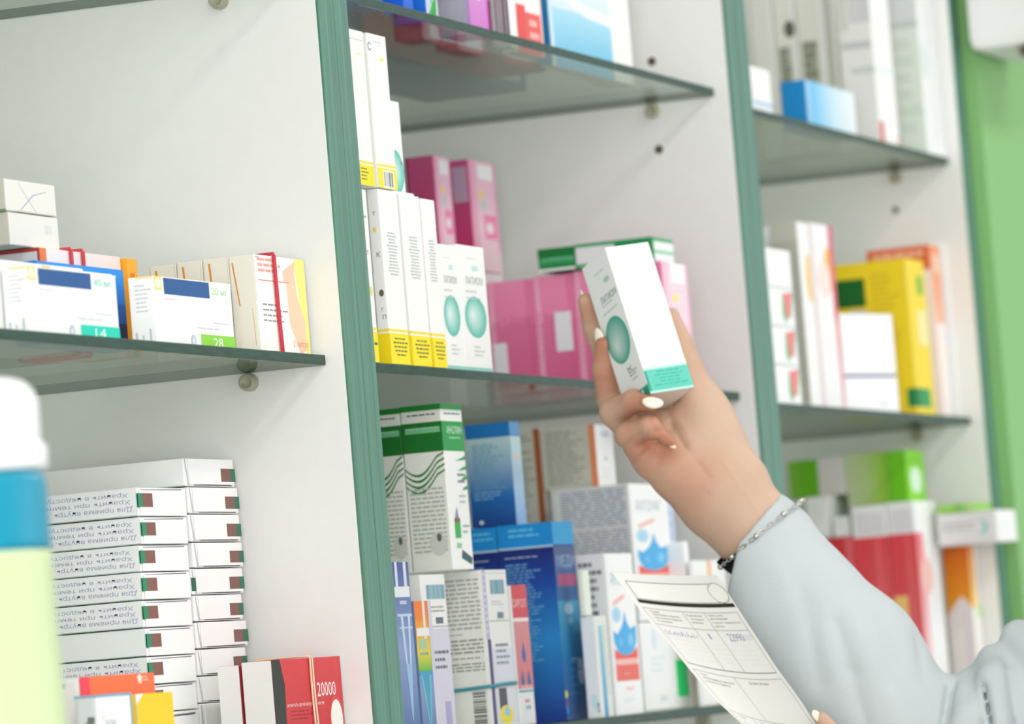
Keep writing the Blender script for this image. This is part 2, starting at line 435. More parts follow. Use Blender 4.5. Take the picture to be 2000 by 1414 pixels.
# ---- left cabinet, middle shelf ------------------------------------------------
# bundle of five cartons standing one behind the other, the front one with the pink-orange swirl
X0, X1, Zt = fr((495, 496), (600, 600), .020)
y1 = sd(446, 502, X0)[0]
def swirl(f):
    pts = [(.62, 1), (.60, .8), (.66, .6), (.86, .42), (.93, .25), (.80, .05), (.75, 0)]
    out = [('h', f, .0, 0, 1, 1, (253, 251, 247), (254, 250, 246))]
    out += [('p', f, [(.78, 1), (1, 1), (1, 0), (.92, 0)], (247, 240, 132)),
            ('p', f, [(.60, .78), (.78, .97), (.80, .62), (.93, .35), (.92, .05), (.80, .0), (.62, .3)], (252, 212, 178)),
            ('p', f, [(.55, .86), (.80, .97), (.76, .74), (.55, .74)], (249, 206, 178))]
    return out
front_pr = swirl('F')+[('l', 'F', .06, .80, .62, .97, 3, (240, 168, 150), .5), ('r', 'F', .05, .735, .66, .745, (236, 140, 120)),
    ('l', 'F', .10, .28, .6, .5, 4, GREY, .3), ('t', 'F', .66, .06, .95, .14, '21 капсул', (250, 150, 110)), ('r', 'F', .02, .965, .1, .985, (210, 190, 190)),
    ('r', 'L', .05, .02, .16, .50, (240, 236, 222)), ('p', 'L', [(.10, .93), (.16, .93), (.34, .48), (.29, .48)], (228, 146, 58)), ('p', 'L', [(.78, .45), (.81, .45), (.86, .06), (.83, .06)], (240, 190, 130))]
CREAM = (238, 235, 222)
gc = dict(cols={'*': CREAM, 'F': (252, 250, 246)}, prints=front_pr, group='cream cartons bundled behind each other on the left middle shelf')
first = carton('white carton with pink and yellow swirl front and red rubber band around it', X0, X1, .020, y1, zD, Zt, **gc)
tops = [(394, 502.5), (343, 509), (290, 517)]
lab = ['cream carton directly behind the one with the red band', 'cream carton second behind the swirl-fronted one, orange line on its side', 'rearmost cream carton of the row ending at the swirl-fronted one']
yp = y1+.0004
for (px, py), lb in zip(tops, lab):
    y2, _ = sd(px, py, X0); _, zt = sd(px+40, py, X0)
    carton(lb, X0+.0008, X1, yp, y2, zD, zt, cols={'*': CREAM}, prints=[('r', 'L', .0, .0, .03, 1, (206, 202, 186)), ('p', 'L', [(.20, .95), (.28, .95), (.36, .50), (.28, .50)], (226, 150, 60)), ('r', 'L', .93, .0, .96, 1, (220, 216, 202))], group=gc['group']); yp = y2+.0004
GX0 = X0
xb = uY(541, 600, .02).x
band('red rubber band around the white carton with the pink and yellow swirl', (.020, zD), (y1, Zt), (0, xb), (206, 48, 62), r=.0010, twist=.0012)

# two white cartons in front, blue bar on top
def mg_carton(label, TL, R, Lp, yf, mg, num, c_num, c_blk, grp):
    X0, X1, Zt = fr(TL, R, yf); y1, _ = sd(Lp[0], Lp[1], X0)
    pr = [('r', 'F', .0, .965, 1, 1, (250, 248, 240)), ('r', 'F', .015, .80, .105, 1, (249, 224, 128)), ('e', 'F', .06, .90, .035, .075, (255, 250, 225)),
          ('r', 'F', .13, .75, .71, .985, (22, 86, 150)), ('t', 'F', .74, .81, .83, .92, num, c_num), ('t', 'F', .86, .81, .94, .885, 'мг', c_num),
          ('l', 'F', .13, .63, .34, .69, 1, (214, 218, 218), .3), ('l', 'F', .74, .34, .97, .40, 1, (216, 220, 220), .3), ('l', 'F', .52, .25, .98, .31, 1, (214, 218, 220), .3),
          ('e', 'F', .46, .1, .028, .09, (178, 186, 206), (252, 252, 252)), ('r', 'F', .56, 0, 1, .21, c_blk), ('t', 'F', .72, .03, .84, .17, {'40': '14', '20': '28'}[num], (246, 255, 250)),
          ('l', 'L', .25, .45, .9, .88, 7, (206, 208, 212), .35), ('r', 'L', .15, .01, .24, .2, (196, 202, 220)), ('r', 'L', .42, .01, .50, .16, (206, 210, 224)), ('r', 'L', .72, .01, .80, .24, (196, 202, 220)), ('r', 'L', .3, .97, 1, 1, (250, 226, 150))]
    carton(label, X0, X1, yf, y1, zD, Zt, {'*': (248, 249, 248)}, pr, grp)
    return X0, X1, y1, Zt
g = 'white cartons with a dark blue bar on the left middle shelf'
m1 = mg_carton('white carton with dark blue bar, 40 мг and a teal 14 block', (49, 519), (230, 600), (2, 523), .026, 40, '40', (120, 226, 206), (0, 222, 192), g)
m2 = mg_carton('white carton with dark blue bar, 20 мг and a lime green 28 block', (297.5, 538), (455, 620), (249, 540), .026, 20, '20', (178, 232, 150), (146, 222, 62), g)
# another white carton and a blue one behind the 40 mg one
yw2 = m1[2]+.0008
X0, X1, Zt = fr((-40, 502), (163, 540), yw2)
carton('white carton with pale orange tab, its top edge showing above the 40 мг carton', X0, X1, yw2, yw2+.010, zD, Zt, {'*': (250, 250, 249)}, [('r', 'F', .58, .85, .675, .985, (250, 204, 116))])
m1 = (m1[0], m1[1], yw2+.0105, m1[3])
X0, X1, Zt = fr((70, 508), (243, 570), m1[2]+.003)
carton('bright blue and navy carton right behind the white 40 мг carton', X0, X1, m1[2]+.003, m1[2]+.018, zD, Zt, {'*': (0, 132, 226)},
       [('r', 'F', 0, 0, 1, .33, (34, 30, 92)), ('r', 'F', 0, .33, 1, .98, (6, 92, 186), (4, 150, 240)), ('r', 'F', .02, .05, .86, .93, (250, 251, 252))])
# long pink-white carton with orange stripe
ya = m1[2]+.022
X0, X1, Zt = fr((75, 483), (234, 505), ya)
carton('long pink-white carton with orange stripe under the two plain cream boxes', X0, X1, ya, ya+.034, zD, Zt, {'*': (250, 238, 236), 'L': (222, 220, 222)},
       [('r', 'F', .01, .5, .085, 1, (246, 128, 58)), ('h', 'F', .09, .0, 1, 1, (252, 244, 242), (248, 226, 222)), ('r', 'F', 0, .0, .008, 1, (190, 50, 48)),
        ('r', 'L', .0, .965, 1, 1, (178, 60, 60)), ('r', 'L', .97, .5, 1, 1, (178, 60, 60)), ('t', 'L', .2, .74, .64, .88, '288', (108, 112, 160))])
px1 = X1; pz = Zt; pX0 = X0
for lb, xx in (('first red rubber band around the pink-white carton', 137), ('second red rubber band around the pink-white carton', 160)):
    band(lb, (ya, zD), (ya+.034, Zt), (0, uY(xx, 495, ya).x), (214, 62, 66), r=.0009, twist=.0008)
# orange carton at its right
X0o = px1+.001; _, X1o, Zt = fr((233, 502), (270, 540), ya-.004)
carton('small orange carton at the right end of the pink-white one', X0o, X1o, ya-.004, ya+.03, zD, Zt, {'*': (250, 172, 30)},
       [('r', 'F', 0, .40, .5, .0, (20, 120, 84)), ('l', 'F', .2, .55, .85, .85, 1, (226, 130, 20), .7), ('b', 'F', .2, .60, .9, .82, (232, 132, 22), 7)])
carton('unseen low grey-green carton added behind the pink-white one to darken the shelf underside', max(pX0-.25, -.62), px1-.006, ya+.036, ya+.13, zD, zD+.028, {'*': (150, 160, 144)}, [])  # hidden carton, added so the glass looks darker from below
# two plain cream boxes on top of the pink-white one
yb = ya+.004
X0, X1, Zt = fr((15, 413), (115, 460), yb); zb = pz+.0006
cg = 'plain cream boxes stacked at the left end of the middle shelf'
dm = .030
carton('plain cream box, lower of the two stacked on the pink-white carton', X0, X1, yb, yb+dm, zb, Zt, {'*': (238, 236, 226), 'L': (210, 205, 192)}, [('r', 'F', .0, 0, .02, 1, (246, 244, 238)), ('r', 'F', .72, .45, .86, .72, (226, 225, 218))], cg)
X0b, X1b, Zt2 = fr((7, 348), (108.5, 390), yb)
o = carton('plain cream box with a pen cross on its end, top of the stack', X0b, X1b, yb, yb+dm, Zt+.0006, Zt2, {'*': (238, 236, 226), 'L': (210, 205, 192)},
       [('r', 'F', .0, 0, .02, 1, (246, 244, 238)), ('p', 'F', [(.27, .05), (.285, .05), (.55, .56), (.82, .74), (.82, .755), (.54, .58)], (140, 150, 196)), ('p', 'F', [(.26, .92), (.27, .92), (.60, .03), (.59, .03)], (176, 182, 208)), ('r', 'F', .2, .0, .96, .03, (198, 190, 168)), ('r', 'L', 0, 0, 1, .05, (90, 150, 60))], cg)

# ---- left cabinet, lower shelf: two stacks of flat white cartons --------------------
yS = .088
Ltops = [(265, 951), (272, 1009), (272, 1064), (273, 1117.5), (277, 1172.5), (283, 1226.5), (285, 1283), (288, 1338), (291, 1393)]
Lr = [365, 367, 372, 373, 378, 382, 384, 388, 391]
Rtops = [(359, 894), (366.5, 950.5), (369, 1004), (378, 1059), (375.6, 1110), (379, 1162.5), (383, 1215), (387, 1268), (390, 1321), (393, 1374)]
Rr = [458.5, 465, 469, 476, 479, 474, 484, 484.5, 489, 492]
ORD = ['topmost', 'second from the top', 'third from the top', 'fourth from the top', 'fifth from the top', 'sixth from the top', 'seventh from the top', 'eighth from the top', 'ninth from the top', 'lowest']
LILAC = (166, 169, 206)
def stack(tops, rights, y0, y1, side, grp):
    zs = []
    for (x, y), r in zip(tops, rights):
        a = uY(x, y, y0); b = uY(r, y+25, y0); zs.append((a.x, b.x, a.z))
    n = len(zs); hmean = (zs[0][2]-zs[-1][2])/(n-1)
    zbot = [zs[i+1][2] for i in range(n-1)]+[zs[-1][2]-hmean]
    shift = zG-zbot[-1]                    # settle the whole stack on the glass
    for i in range(n):
        x0, x1, zt = zs[i]; zlo = zbot[i]+.0004 if i < n-1 else zG; zhi = zt-.0002
        if side == 'left':
            pr = [('r', 'F', .0, .30, .1, .80, (22, 140, 98)), ('r', 'F', .1, .30, .30, .80, (134, 86, 74)), ('p', 'F', [(.1, .93), (.92, .96), (.92, .925), (.1, .905)], (112, 104, 110)),
                  ('r', 'F', .0, .0, .012, 1, (232, 232, 230))]
            if i == 5: pr += [('p', 'L', [(.0, .97), (.34, .97), (.30, .88), (.2, .93), (.16, .86), (0, .93)], (24, 92, 78)), ('l', 'L', .0, .35, .28, .45, 1, (150, 152, 160), .3), ('r', 'L', 0, 0, 1, .03, (110, 160, 140))]
            else: pr += [('t', 'L', .03, .66, .96, .86, 'Хранить в недоступном для детей месте', LILAC, 180), ('t', 'L', .0, .42, .97, .62, 'Хранить при температуре не выше +25°С', LILAC, 180), ('t', 'L', .05, .16, .98, .38, 'Для приема внутрь. Проглатывать целиком', LILAC, 180), ('r', 'L', 0, .0, 1, .03, (176, 204, 192))]
            lb = 'flat white carton with green and brown square, %s of the left stack' % ORD[i]
        else:
            a, b = (.30, .82) if i else (.14, .66)
            pr = [('r', 'F', .71, .18, .90, .66, (130, 88, 76)), ('r', 'F', .90, .18, 1, .66, (36, 112, 82)), ('p', 'F', [(.18, .03), (.93, .03), (.93, .09), (.18, .055)], (92, 88, 96)), ('p', 'F', [(.02, .98), (.035, .98), (.085, .02), (.06, .02)], (196, 196, 204)),
                  ('r', 'L', 0, 0, 1, .03, (150, 180, 168))]
            if i == 4: pr.append(('r', 'F', 0, .14, .085, .66, (0, 92, 70)))
            lb = 'flat white carton with brown and green square, %s of the right stack' % ORD[i]
        jit = RND.uniform(0, .0016)
        o = carton(lb, x0, x1, y0+jit, y1+jit, zlo, zhi, {'*': (249, 249, 248), 'L': (250, 250, 250)}, pr, grp, seed=i+1)
        w, d, h = x1-x0, y1-y0, zhi-zlo
        if side == 'left': patch('tuck_flap', o, 'F', .06, .02, .96, .905, (251, 251, 250), (w, d, h), prints=[('r', 'F', -.05, .33, .05, .88, (22, 140, 98)), ('r', 'F', .05, .33, .27, .88, (134, 86, 74))], th=.0005)
        else: patch('tuck_flap', o, 'F', .08, .07, .97, .985, (251, 251, 250), (w, d, h), prints=[('r', 'F', .708, .12, .92, .64, (130, 88, 76)), ('r', 'F', .92, .12, 1.03, .64, (36, 112, 82))], th=.0005)
    return zs
yS = min(uX(r, t[1]+25, -.0025).y for r, t in zip(Rr, Rtops))-.002
stack(Ltops, Lr, yS, yS+.115, 'left', 'flat white cartons in the left stack')
stack(Rtops, Rr, yS+.0, yS+.115, 'right', 'flat white cartons in the right stack')

# red carton with 20000, its twin behind, orange carton, white and yellow cartons
RED = (206, 48, 58)
X0, X1, Zt = fr((529, 1289.5), (684, 1340), .018); X1 = min(X1, -.003)
y1, _ = sd(470.5, 1292, X0); H = Zt-zG
vis = (1414-1289)/3480/H            # visible share of the height
def V(px): return 1-(px-1289)/3480/H
red_pr = [('r', 'F', .0, 0, 1, 1, (196, 38, 52), (216, 62, 66)), ('p', 'F', [(0, 1), (.12, 1), (.17, V(1340)), (.14, 0), (0, 0)], (42, 48, 40)),
          ('t', 'F', .63, V(1366), .90, V(1338), '20000', (252, 240, 238)), ('t', 'F', .18, V(1384), .72, V(1374), 'активность одной капсулы, не менее:', (250, 226, 224)),
          ('l', 'F', .22, V(1412), .62, V(1390), 3, (150, 26, 40), .3), ('e', 'F', .888, V(1414), .104, .24, (222, 66, 66)), ('e', 'F', .888, V(1414), .088, .205, (244, 240, 232))]
rg = 'red-fronted white cartons on the lower left shelf'
o = carton('red-fronted carton printed 20000 with two rubber bands, front of its pair', X0, X1, .018, y1, zG, Zt, {'*': (247, 242, 238), 'F': RED, 'T': (206, 60, 66)}, red_pr, rg)
y2, _ = sd(423, 1299, X0)
carton('white-sided carton with red top behind the red 20000 carton', X0, X1, y1+.0012, y2, zG, Zt-.0012, {'*': (246, 242, 239), 'F': RED, 'T': (206, 40, 52)}, [('r', 'L', .97, 0, 1, 1, (60, 30, 40))], rg)  # dark strip paints the shade in the gap between the two cartons
for lb, xx, tw in (('thin beige rubber band around the red 20000 carton, left strand', 608, .0014), ('thin beige rubber band around the red 20000 carton, right strand', 614, .0022)):
    band(lb, (.018, zG), (y2, Zt), (0, uY(xx, 1330, .018).x), (238, 206, 176), r=.00055, twist=tw)
X1n = X0
# orange carton further out of the shelf row
xo0, xo1, zo = fr((279, 1312), (428, 1360), -.020)
yo, _ = sd(213, 1318, xo0)
Ho = zo-zG
def Vo(px): return 1-(px-1312)/3520/Ho
carton('orange carton with crimson stripe and white leaf mark, left of the red one', xo0, xo1, -.020+.035, yo+.035, zG, zo, {'*': (248, 244, 241), 'F': (252, 112, 56)},
       [('r', 'F', 0, .0, .98, 1, (250, 108, 50), (252, 116, 66)), ('r', 'F', 0, 0, .125, 1, (244, 62, 84)), ('p', 'F', [(.75, Vo(1318)), (.79, Vo(1313)), (.81, Vo(1318)), (.80, Vo(1330)), (.775, Vo(1331))], (254, 244, 238)), ('l', 'F', .82, Vo(1329), .92, Vo(1318), 2, (254, 214, 190), .4),
        ('t', 'F', .42, Vo(1412), .82, Vo(1400), 'одной капсулы, не менее', (254, 226, 208)), ('e', 'F', .94, Vo(1416), .06, .05, (248, 96, 60)),
        ('t', 'L', .22, Vo(1360), .36, Vo(1322), '20 мг', (240, 76, 66), 90), ('l', 'L', .5, Vo(1362), .62, Vo(1322), 1, (150, 150, 148), .2)], 'cartons in front of the flat white stacks', bevel=.0025)
# white carton with yellow quarter circle, yellow carton, both at the shelf edge
xw0, xw1, zw = fr((187, 1357), (259, 1400), -.035+.035)
o = carton('white carton with blue rim and yellow quarter circle, in front of the orange one', xw0, xw1, .0, .012, zG, zw, {'*': (250, 251, 251), 'L': (232, 235, 234)},
       [('r', 'F', 0, .97, 1, 1, (120, 176, 206)), ('r', 'F', .96, 0, 1, 1, (126, 182, 212)), ('p', 'F', [(1, .58), (.9, .54), (.78, .44), (.66, .28), (.58, 0), (1, 0)], (252, 206, 20)), ('t', 'F', .2, .62, .52, .70, 'ЛАТИК', (176, 182, 184)), ('t', 'F', .12, .72, .18, .80, '2', (206, 210, 210)),
        ('r', 'L', 0, .97, 1, 1, (140, 190, 216)), ('b', 'L', .45, .1, .85, .72, (120, 128, 126), 12, 'v'), ('l', 'L', .55, .2, .95, .75, 5, (96, 104, 104), .5)], 'cartons in front of the flat white stacks', bevel=.002)
xy0, xy1, zy = fr((263, 1356), (341, 1400), .0)
bm_y = carton('yellow carton with cut corner beside the white quarter-circle carton', max(xy0, xw1+.001), xy1, .0, .012, zG, zy, {'*': (252, 212, 22)},
       [('p', 'F', [(0, 1.0), (.22, 1.0), (0, .86)], (250, 251, 250)), ('l', 'F', .1, .26, .9, .34, 1, (160, 130, 20), .3), ('r', 'F', .62, .25, .8, .42, (190, 224, 170)), ('r', 'F', .0, 0, .02, 1, (160, 190, 190))], 'cartons in front of the flat white stacks')

# ---- centre cabinet, high shelf ---------------------------------------------------
gA = 'cartons along the front of the high shelf'
yA = .046
def row(label, TLx, Rx, yref, h, yf, d, z0, cols, prints, grp, **kw):
    a = uY(TLx, yref, yf); b = uY(Rx, yref, yf)
    return carton(label, a.x, b.x, yf, yf+d, z0, z0+h, cols, prints, grp, **kw)
row('blue carton with white lower edge, beside the first divider on the high shelf', 700, 750, 5, .06, .030, .014, zA, {'*': (8, 84, 204)}, [('r', 'F', 0, 0, 1, .08, (236, 236, 226))], gA)
row('blue carton beside the leaf-printed carton on the high shelf', 790, 808, 20, .09, .024, .014, zA, {'*': (12, 100, 220)}, [('t', 'L', .1, .12, .6, .22, 'Ле', (200, 220, 246))], gA)
row('blue carton with green leaf print behind the yellow rubber band', 834, 857, 40, .095, .028, .0225, zA, {'*': (140, 60, 150), 'L': (10, 112, 226)},
    [('r', 'F', 0, 0, 1, 1, (196, 214, 226)), ('p', 'F', [(.05, .5), (.5, .1), (.9, .45), (.8, .95), (.2, .9)], (24, 160, 48)), ('e', 'F', .55, .5, .3, .16, (214, 236, 216)), ('p', 'F', [(.2, .05), (.8, .02), (.9, .2), (.5, .12)], (40, 170, 60))], gA)
o = row('lilac carton with green leaf front and grey side on the high shelf', 921, 958, 70, .115, .030, .022, zA, {'*': (206, 140, 206), 'L': (176, 176, 192)},
    [('r', 'F', 0, 0, 1, 1, (216, 120, 206), (204, 190, 228)), ('r', 'F', .9, 0, 1, 1, (200, 60, 180)), ('p', 'F', [(.25, .62), (.5, .42), (.8, .5), (.75, .95), (.3, .95)], (34, 168, 72)), ('e', 'F', .5, .35, .22, .15, (250, 250, 246)), ('e', 'F', .66, .48, .12, .1, (60, 180, 70)), ('h', 'L', 0, .3, .9, 1, (192, 190, 204), (178, 172, 196)), ('r', 'L', .88, 0, 1, 1, (190, 158, 210))], gA)
q0 = uY(921, 70, .030).x; q1 = uY(958, 70, .030).x
band('yellow rubber band around the lilac leaf-printed carton', (q0, .030), (q1, .052), (2, zA+.030), (240, 206, 72), r=.0012, twist=.003)
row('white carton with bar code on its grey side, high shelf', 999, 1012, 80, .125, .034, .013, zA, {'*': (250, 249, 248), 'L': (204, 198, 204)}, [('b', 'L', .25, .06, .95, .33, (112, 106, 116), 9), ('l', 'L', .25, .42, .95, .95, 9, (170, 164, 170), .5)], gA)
row('red and white carton left of its paler twin on the high shelf', 1013, 1030, 80, .12, .040, .012, zA, {'*': (250, 246, 244)}, [('r', 'F', 0, 0, 1, .27, (240, 74, 72)), ('p', 'F', [(0, .5), (.3, .6), (.2, 1), (0, 1)], (238, 66, 66)), ('l', 'F', .25, .4, .9, .95, 9, (244, 190, 186), .5)], gA)
row('pale red-bottomed carton beside the blue and white one', 1031, 1062, 84, .118, .040, .012, zA, {'*': (250, 246, 244)}, [('r', 'F', 0, 0, 1, .24, (240, 92, 88)), ('l', 'F', .2, .06, .9, .2, 2, (250, 190, 186), .5), ('l', 'F', .2, .4, .8, .95, 8, (226, 228, 226), .4), ('r', 'F', .9, 0, 1, 1, (250, 214, 208))], gA)
pr = [('r', 'F', 0, 0, 1, 1, (206, 232, 246), (252, 253, 252)), ('r', 'F', 0, 0, 1, .33, (92, 192, 232), (176, 226, 246)), ('p', 'F', [(0, .42), (.3, .38), (.6, .32), (1, .30), (1, .36), (.6, .38), (.3, .44), (0, .47)], (250, 252, 252)),
      ('e', 'F', .30, .66, .085, .1, (248, 222, 216)), ('e', 'F', .76, .58, .085, .1, (248, 222, 216)), ('r', 'F', .55, .86, .85, 1, (250, 160, 140)), ('r', 'F', 0, 0, .06, 1, (214, 236, 246))]
row('big white carton with pale blue waves on the high shelf', 1077, 1196, 100, .125, .050, .010, zA, {'*': (250, 251, 250), 'L': (20, 128, 190)}, pr, gA)
row('plain white carton with faint green print, rightmost on the high shelf', 1197, 1234, 100, .115, .050, .020, zA, {'*': (250, 251, 246)}, [('e', 'F', .4, .62, .18, .07, (226, 236, 214)), ('e', 'F', .3, .8, .16, .06, (230, 238, 220))], gA)

# deeper row on the high shelf, seen through the glass from below
for lb, x0, x1, y0, y1, h, c in (('wide blue carton lying deep on the high shelf, seen through the glass', .20, .46, .115, .20, .05, (40, 74, 140)), ('wide steel-blue carton deep on the high shelf, right of the blue one', .462, .70, .115, .19, .05, (70, 110, 160)), ('dark red carton lying behind the red-white ones on the high shelf', .36, .60, .066, .108, .04, (170, 52, 44)), ('brown carton lying at the very back of the high shelf', .12, .60, .21, .30, .05, (110, 96, 80))):
    carton(lb, x0, x1, y0, y1, zA, zA+h, {'*': c}, [('r', 'F', .05, .1, .95, .3, (220, 220, 220))], 'cartons lying deep on the high shelf')
# ---- centre cabinet, middle shelf ---------------------------------------------------
gY = 'white cartons with yellow base standing on the middle shelf'
yY = .0135
def ycarton(label, TL, R, d, cols=None, grp=gY, z0=zB, extra=(), yf=yY, fr_pr=None, x0min=None):
    X0, X1, Zt = fr(TL, R, yf); X0 = max(X0, x0min) if x0min else X0
    pr = [('r', 'F', 0, 0, 1, .175, YEL), ('r', 'F', 0, .185, 1, .2, (250, 226, 60)), ('r', 'L', 0, 0, 1, .175, (252, 222, 8)), ('r', 'L', 0, .185, 1, .2, (250, 226, 60))]
    pr += fr_pr if fr_pr is not None else [('l', 'F', .22, .50, .80, .755, 14, (178, 187, 183), .42, 'c'), ('l', 'F', .16, .035, .92, .15, 5, (116, 116, 48), .42, 'c')]
    pr += list(extra)
    carton(label, X0, X1, yf, yf+d, z0, Zt, {'*': (246, 246, 242), 'L': (244, 243, 241)}, pr, grp)
    return X0, X1, Zt
a0 = ycarton('white carton with yellow base half hidden by the first divider', (676, 364), (733, 600), .013, fr_pr=[('t', 'F', .55, .83, .9, .85, 'спрей', (96, 120, 130)), ('r', 'F', .6, .75, .8, .77, (246, 226, 120)), ('e', 'F', .86, .41, .06, .03, (236, 220, 90)), ('t', 'F', .78, .62, .88, .645, 'т', INK), ('t', 'F', .8, .10, .95, .115, '—', INK)])
ex = [('t', 'L', .35, .85, .62, .87, 'т', INK), ('t', 'L', .45, .61, .75, .64, 'К', INK), ('e', 'L', .6, .405, .2, .02, (90, 96, 60)), ('r', 'L', .3, .755, .55, .78, (244, 214, 60)), ('t', 'L', .55, .255, .85, .28, 'П', INK), ('t', 'L', .5, .30, .65, .32, 'г', INK)]
a1 = ycarton('white carton with yellow base, left of three with the text column', (738, 368), (788.4, 540), .0075, extra=ex)
a2 = ycarton('white carton with yellow base, middle of three with the text column', (781, 378), (830.5, 540), .0075, x0min=a1[1]+.0004)
a3 = ycarton('white carton with yellow base, next to the white teal-oval cartons', (822.5, 387), (860, 540), .0075, x0min=a2[1]+.0004)
# upper pair standing on them
zt = max(a1[2], a2[2], a0[2])+.0008
gT = 'white cartons standing on top of the yellow-based ones'
prT = [('l', 'F', .1, .925, .9, .937, 1, (130, 150, 150), .2), ('r', 'F', .4, .83, .6, .84, (248, 240, 170)), ('e', 'F', .3, .115, .04, .05, YEL), ('e', 'F', .62, .14, .02, .04, (244, 240, 180))]
for z_, lb in ((zt, ''),):
    b0 = fr((676, 54), (728, 300), .0135); b1 = fr((716, 63), (764.5, 220), .0135)
ZT_top = max(b0[2], b1[2])
carton('upper white carton with yellow base next to the green divider', b0[0], b0[1], yY, yY+.012, a0[2]+.0006 if a0[2] > a1[2] else zt, b0[2], {'*': (244, 246, 240)},
       [('r', 'F', 0, 0, 1, .13, YEL), ('r', 'F', 0, .14, 1, .155, (250, 226, 60)), ('l', 'F', .2, .02, .75, .11, 4, (120, 116, 40), .4), ('l', 'F', .1, .925, .9, .94, 1, (130, 150, 150), .2), ('r', 'F', .5, .84, .72, .85, (248, 240, 170))], gT)
carton('upper white carton with bar code on its yellow base', max(b1[0], b0[1]+.0004), b1[1], yY, yY+.012, zt, b1[2], {'*': (244, 246, 240)},
       [('r', 'F', 0, 0, 1, .13, YEL), ('r', 'F', 0, .14, 1, .155, (250, 226, 60)), ('r', 'F', .27, .005, .84, .118, (240, 240, 226)), ('b', 'F', .32, .015, .78, .108, (120, 130, 128), 9), ('t', 'F', .0, .885, .16, .94, 'С', INK), ('l', 'F', .28, .935, .95, .95, 1, (110, 130, 130), .2), ('r', 'F', .55, .83, .8, .85, (248, 236, 130))], gT)
# white teal-oval cartons
def oval(f, cu, cv, ru, rv): return [('e', f, cu, cv, ru, rv, (64, 186, 166), (226, 244, 240), (-.3, .1))]
gO = 'white cartons with a teal oval on the middle shelf'
def teal_pr(top=1): return oval('F', .5, .43, .40, .165)+[('t', 'F', .22, .69, .86, .75, 'ЛАТИОМ', (136, 146, 148)), ('l', 'F', .2, .60, .8, .64, 1, (206, 208, 208), .4), ('l', 'F', .2, .55, .86, .585, 1, (198, 204, 204), .3), ('l', 'F', .3, .87, .8, .90, 1, (222, 226, 226), .3),
    ('r', 'F', .5, .80, .72, .84, (196, 230, 220)), ('l', 'F', .35, .1, .75, .2, 3, (204, 206, 206), .4), ('r', 'F', 0, .0, 1, .03, (150, 214, 204))]
yO = .0165
t1 = fr((852, 475), (907, 700), yO); t2 = fr((891.5, 476), (950, 560), yO)
c1x = max(t1[0], a3[1]+.0008)
carton('white carton with teal oval, partly behind the yellow-based one', c1x, t2[0]-.0006, yO, yO+.020, zB, t1[2], {'*': WHITE}, teal_pr(), gO)
carton('white carton with teal oval left of the pink row', t2[0], t2[1], yO, yO+.020, zB, t2[2], {'*': WHITE}, teal_pr(), gO)
# tall one standing on the yellow-based row, behind the upper pair
yTT = yY+.0150
u = fr((735, 187), (786, 300), yTT)
hid = u
# white base cartons carrying what stands deeper in the row
yD0 = .060
zt3 = sd(800, 470, a1[0])[1]
u0 = fr((735, 190), (787, 300), .0265)
zbk = u0[2]-.0560
carton('white carton hidden behind the yellow-based row, carrying the teal-oval one', u0[0]-.002, u0[1]+.003, .0225, .0445, zB, zbk-.0006, {'*': WHITE}, [], None)
carton('tall white carton with teal oval, behind the upper yellow-based pair', u0[0], u0[1], .0265, .0445, zbk, u0[2], {'*': WHITE, 'F': (247, 249, 247)}, [('e', 'F', .62, .22, .36, .24, (64, 190, 172), (214, 240, 234)), ('l', 'F', .1, .7, .9, .76, 1, (210, 214, 214), .3), ('r', 'F', .86, .3, .92, .34, (96, 118, 128))], gO)

# pink row, one behind the other, left sides showing
gP = 'pink cartons standing one behind the other on the middle shelf'
yP = .020
p0 = fr((1290, 510), (1349, 620), yP)
PX0, PX1, PZ = p0
ys = [yP]+[sd(x, y, PX0)[0] for x, y in ((1205, 515), (1118, 523), (1040, 530), (947, 540))]
PINKS = (226, 110, 152)
def pink_side(seed):
    r = random.Random(seed); out = [('r', 'L', 0, 0, 1, 1, (232, 104, 154), (246, 146, 186)), ('r', 'L', .0, 0, .14, 1, (250, 190, 212), (248, 164, 196)), ('r', 'L', .80, 0, 1, 1, (230, 106, 156), (238, 126, 170))]
    for i in range(22):
        u = .03+i*.043
        out.append(('l', 'L', u, .04, u+.02, .62+.1*r.random(), 14, (214, 92, 142), .82, 'j'))
    return out
pl = ['pink carton at the front of the row, partly behind the held white carton', 'pink carton second in the row behind the fingers, white sticker on its side', 'pink carton third in the row with a white sticker on its side', 'pink carton at the rear of the row beside the teal-oval cartons']
hs = PZ-zB
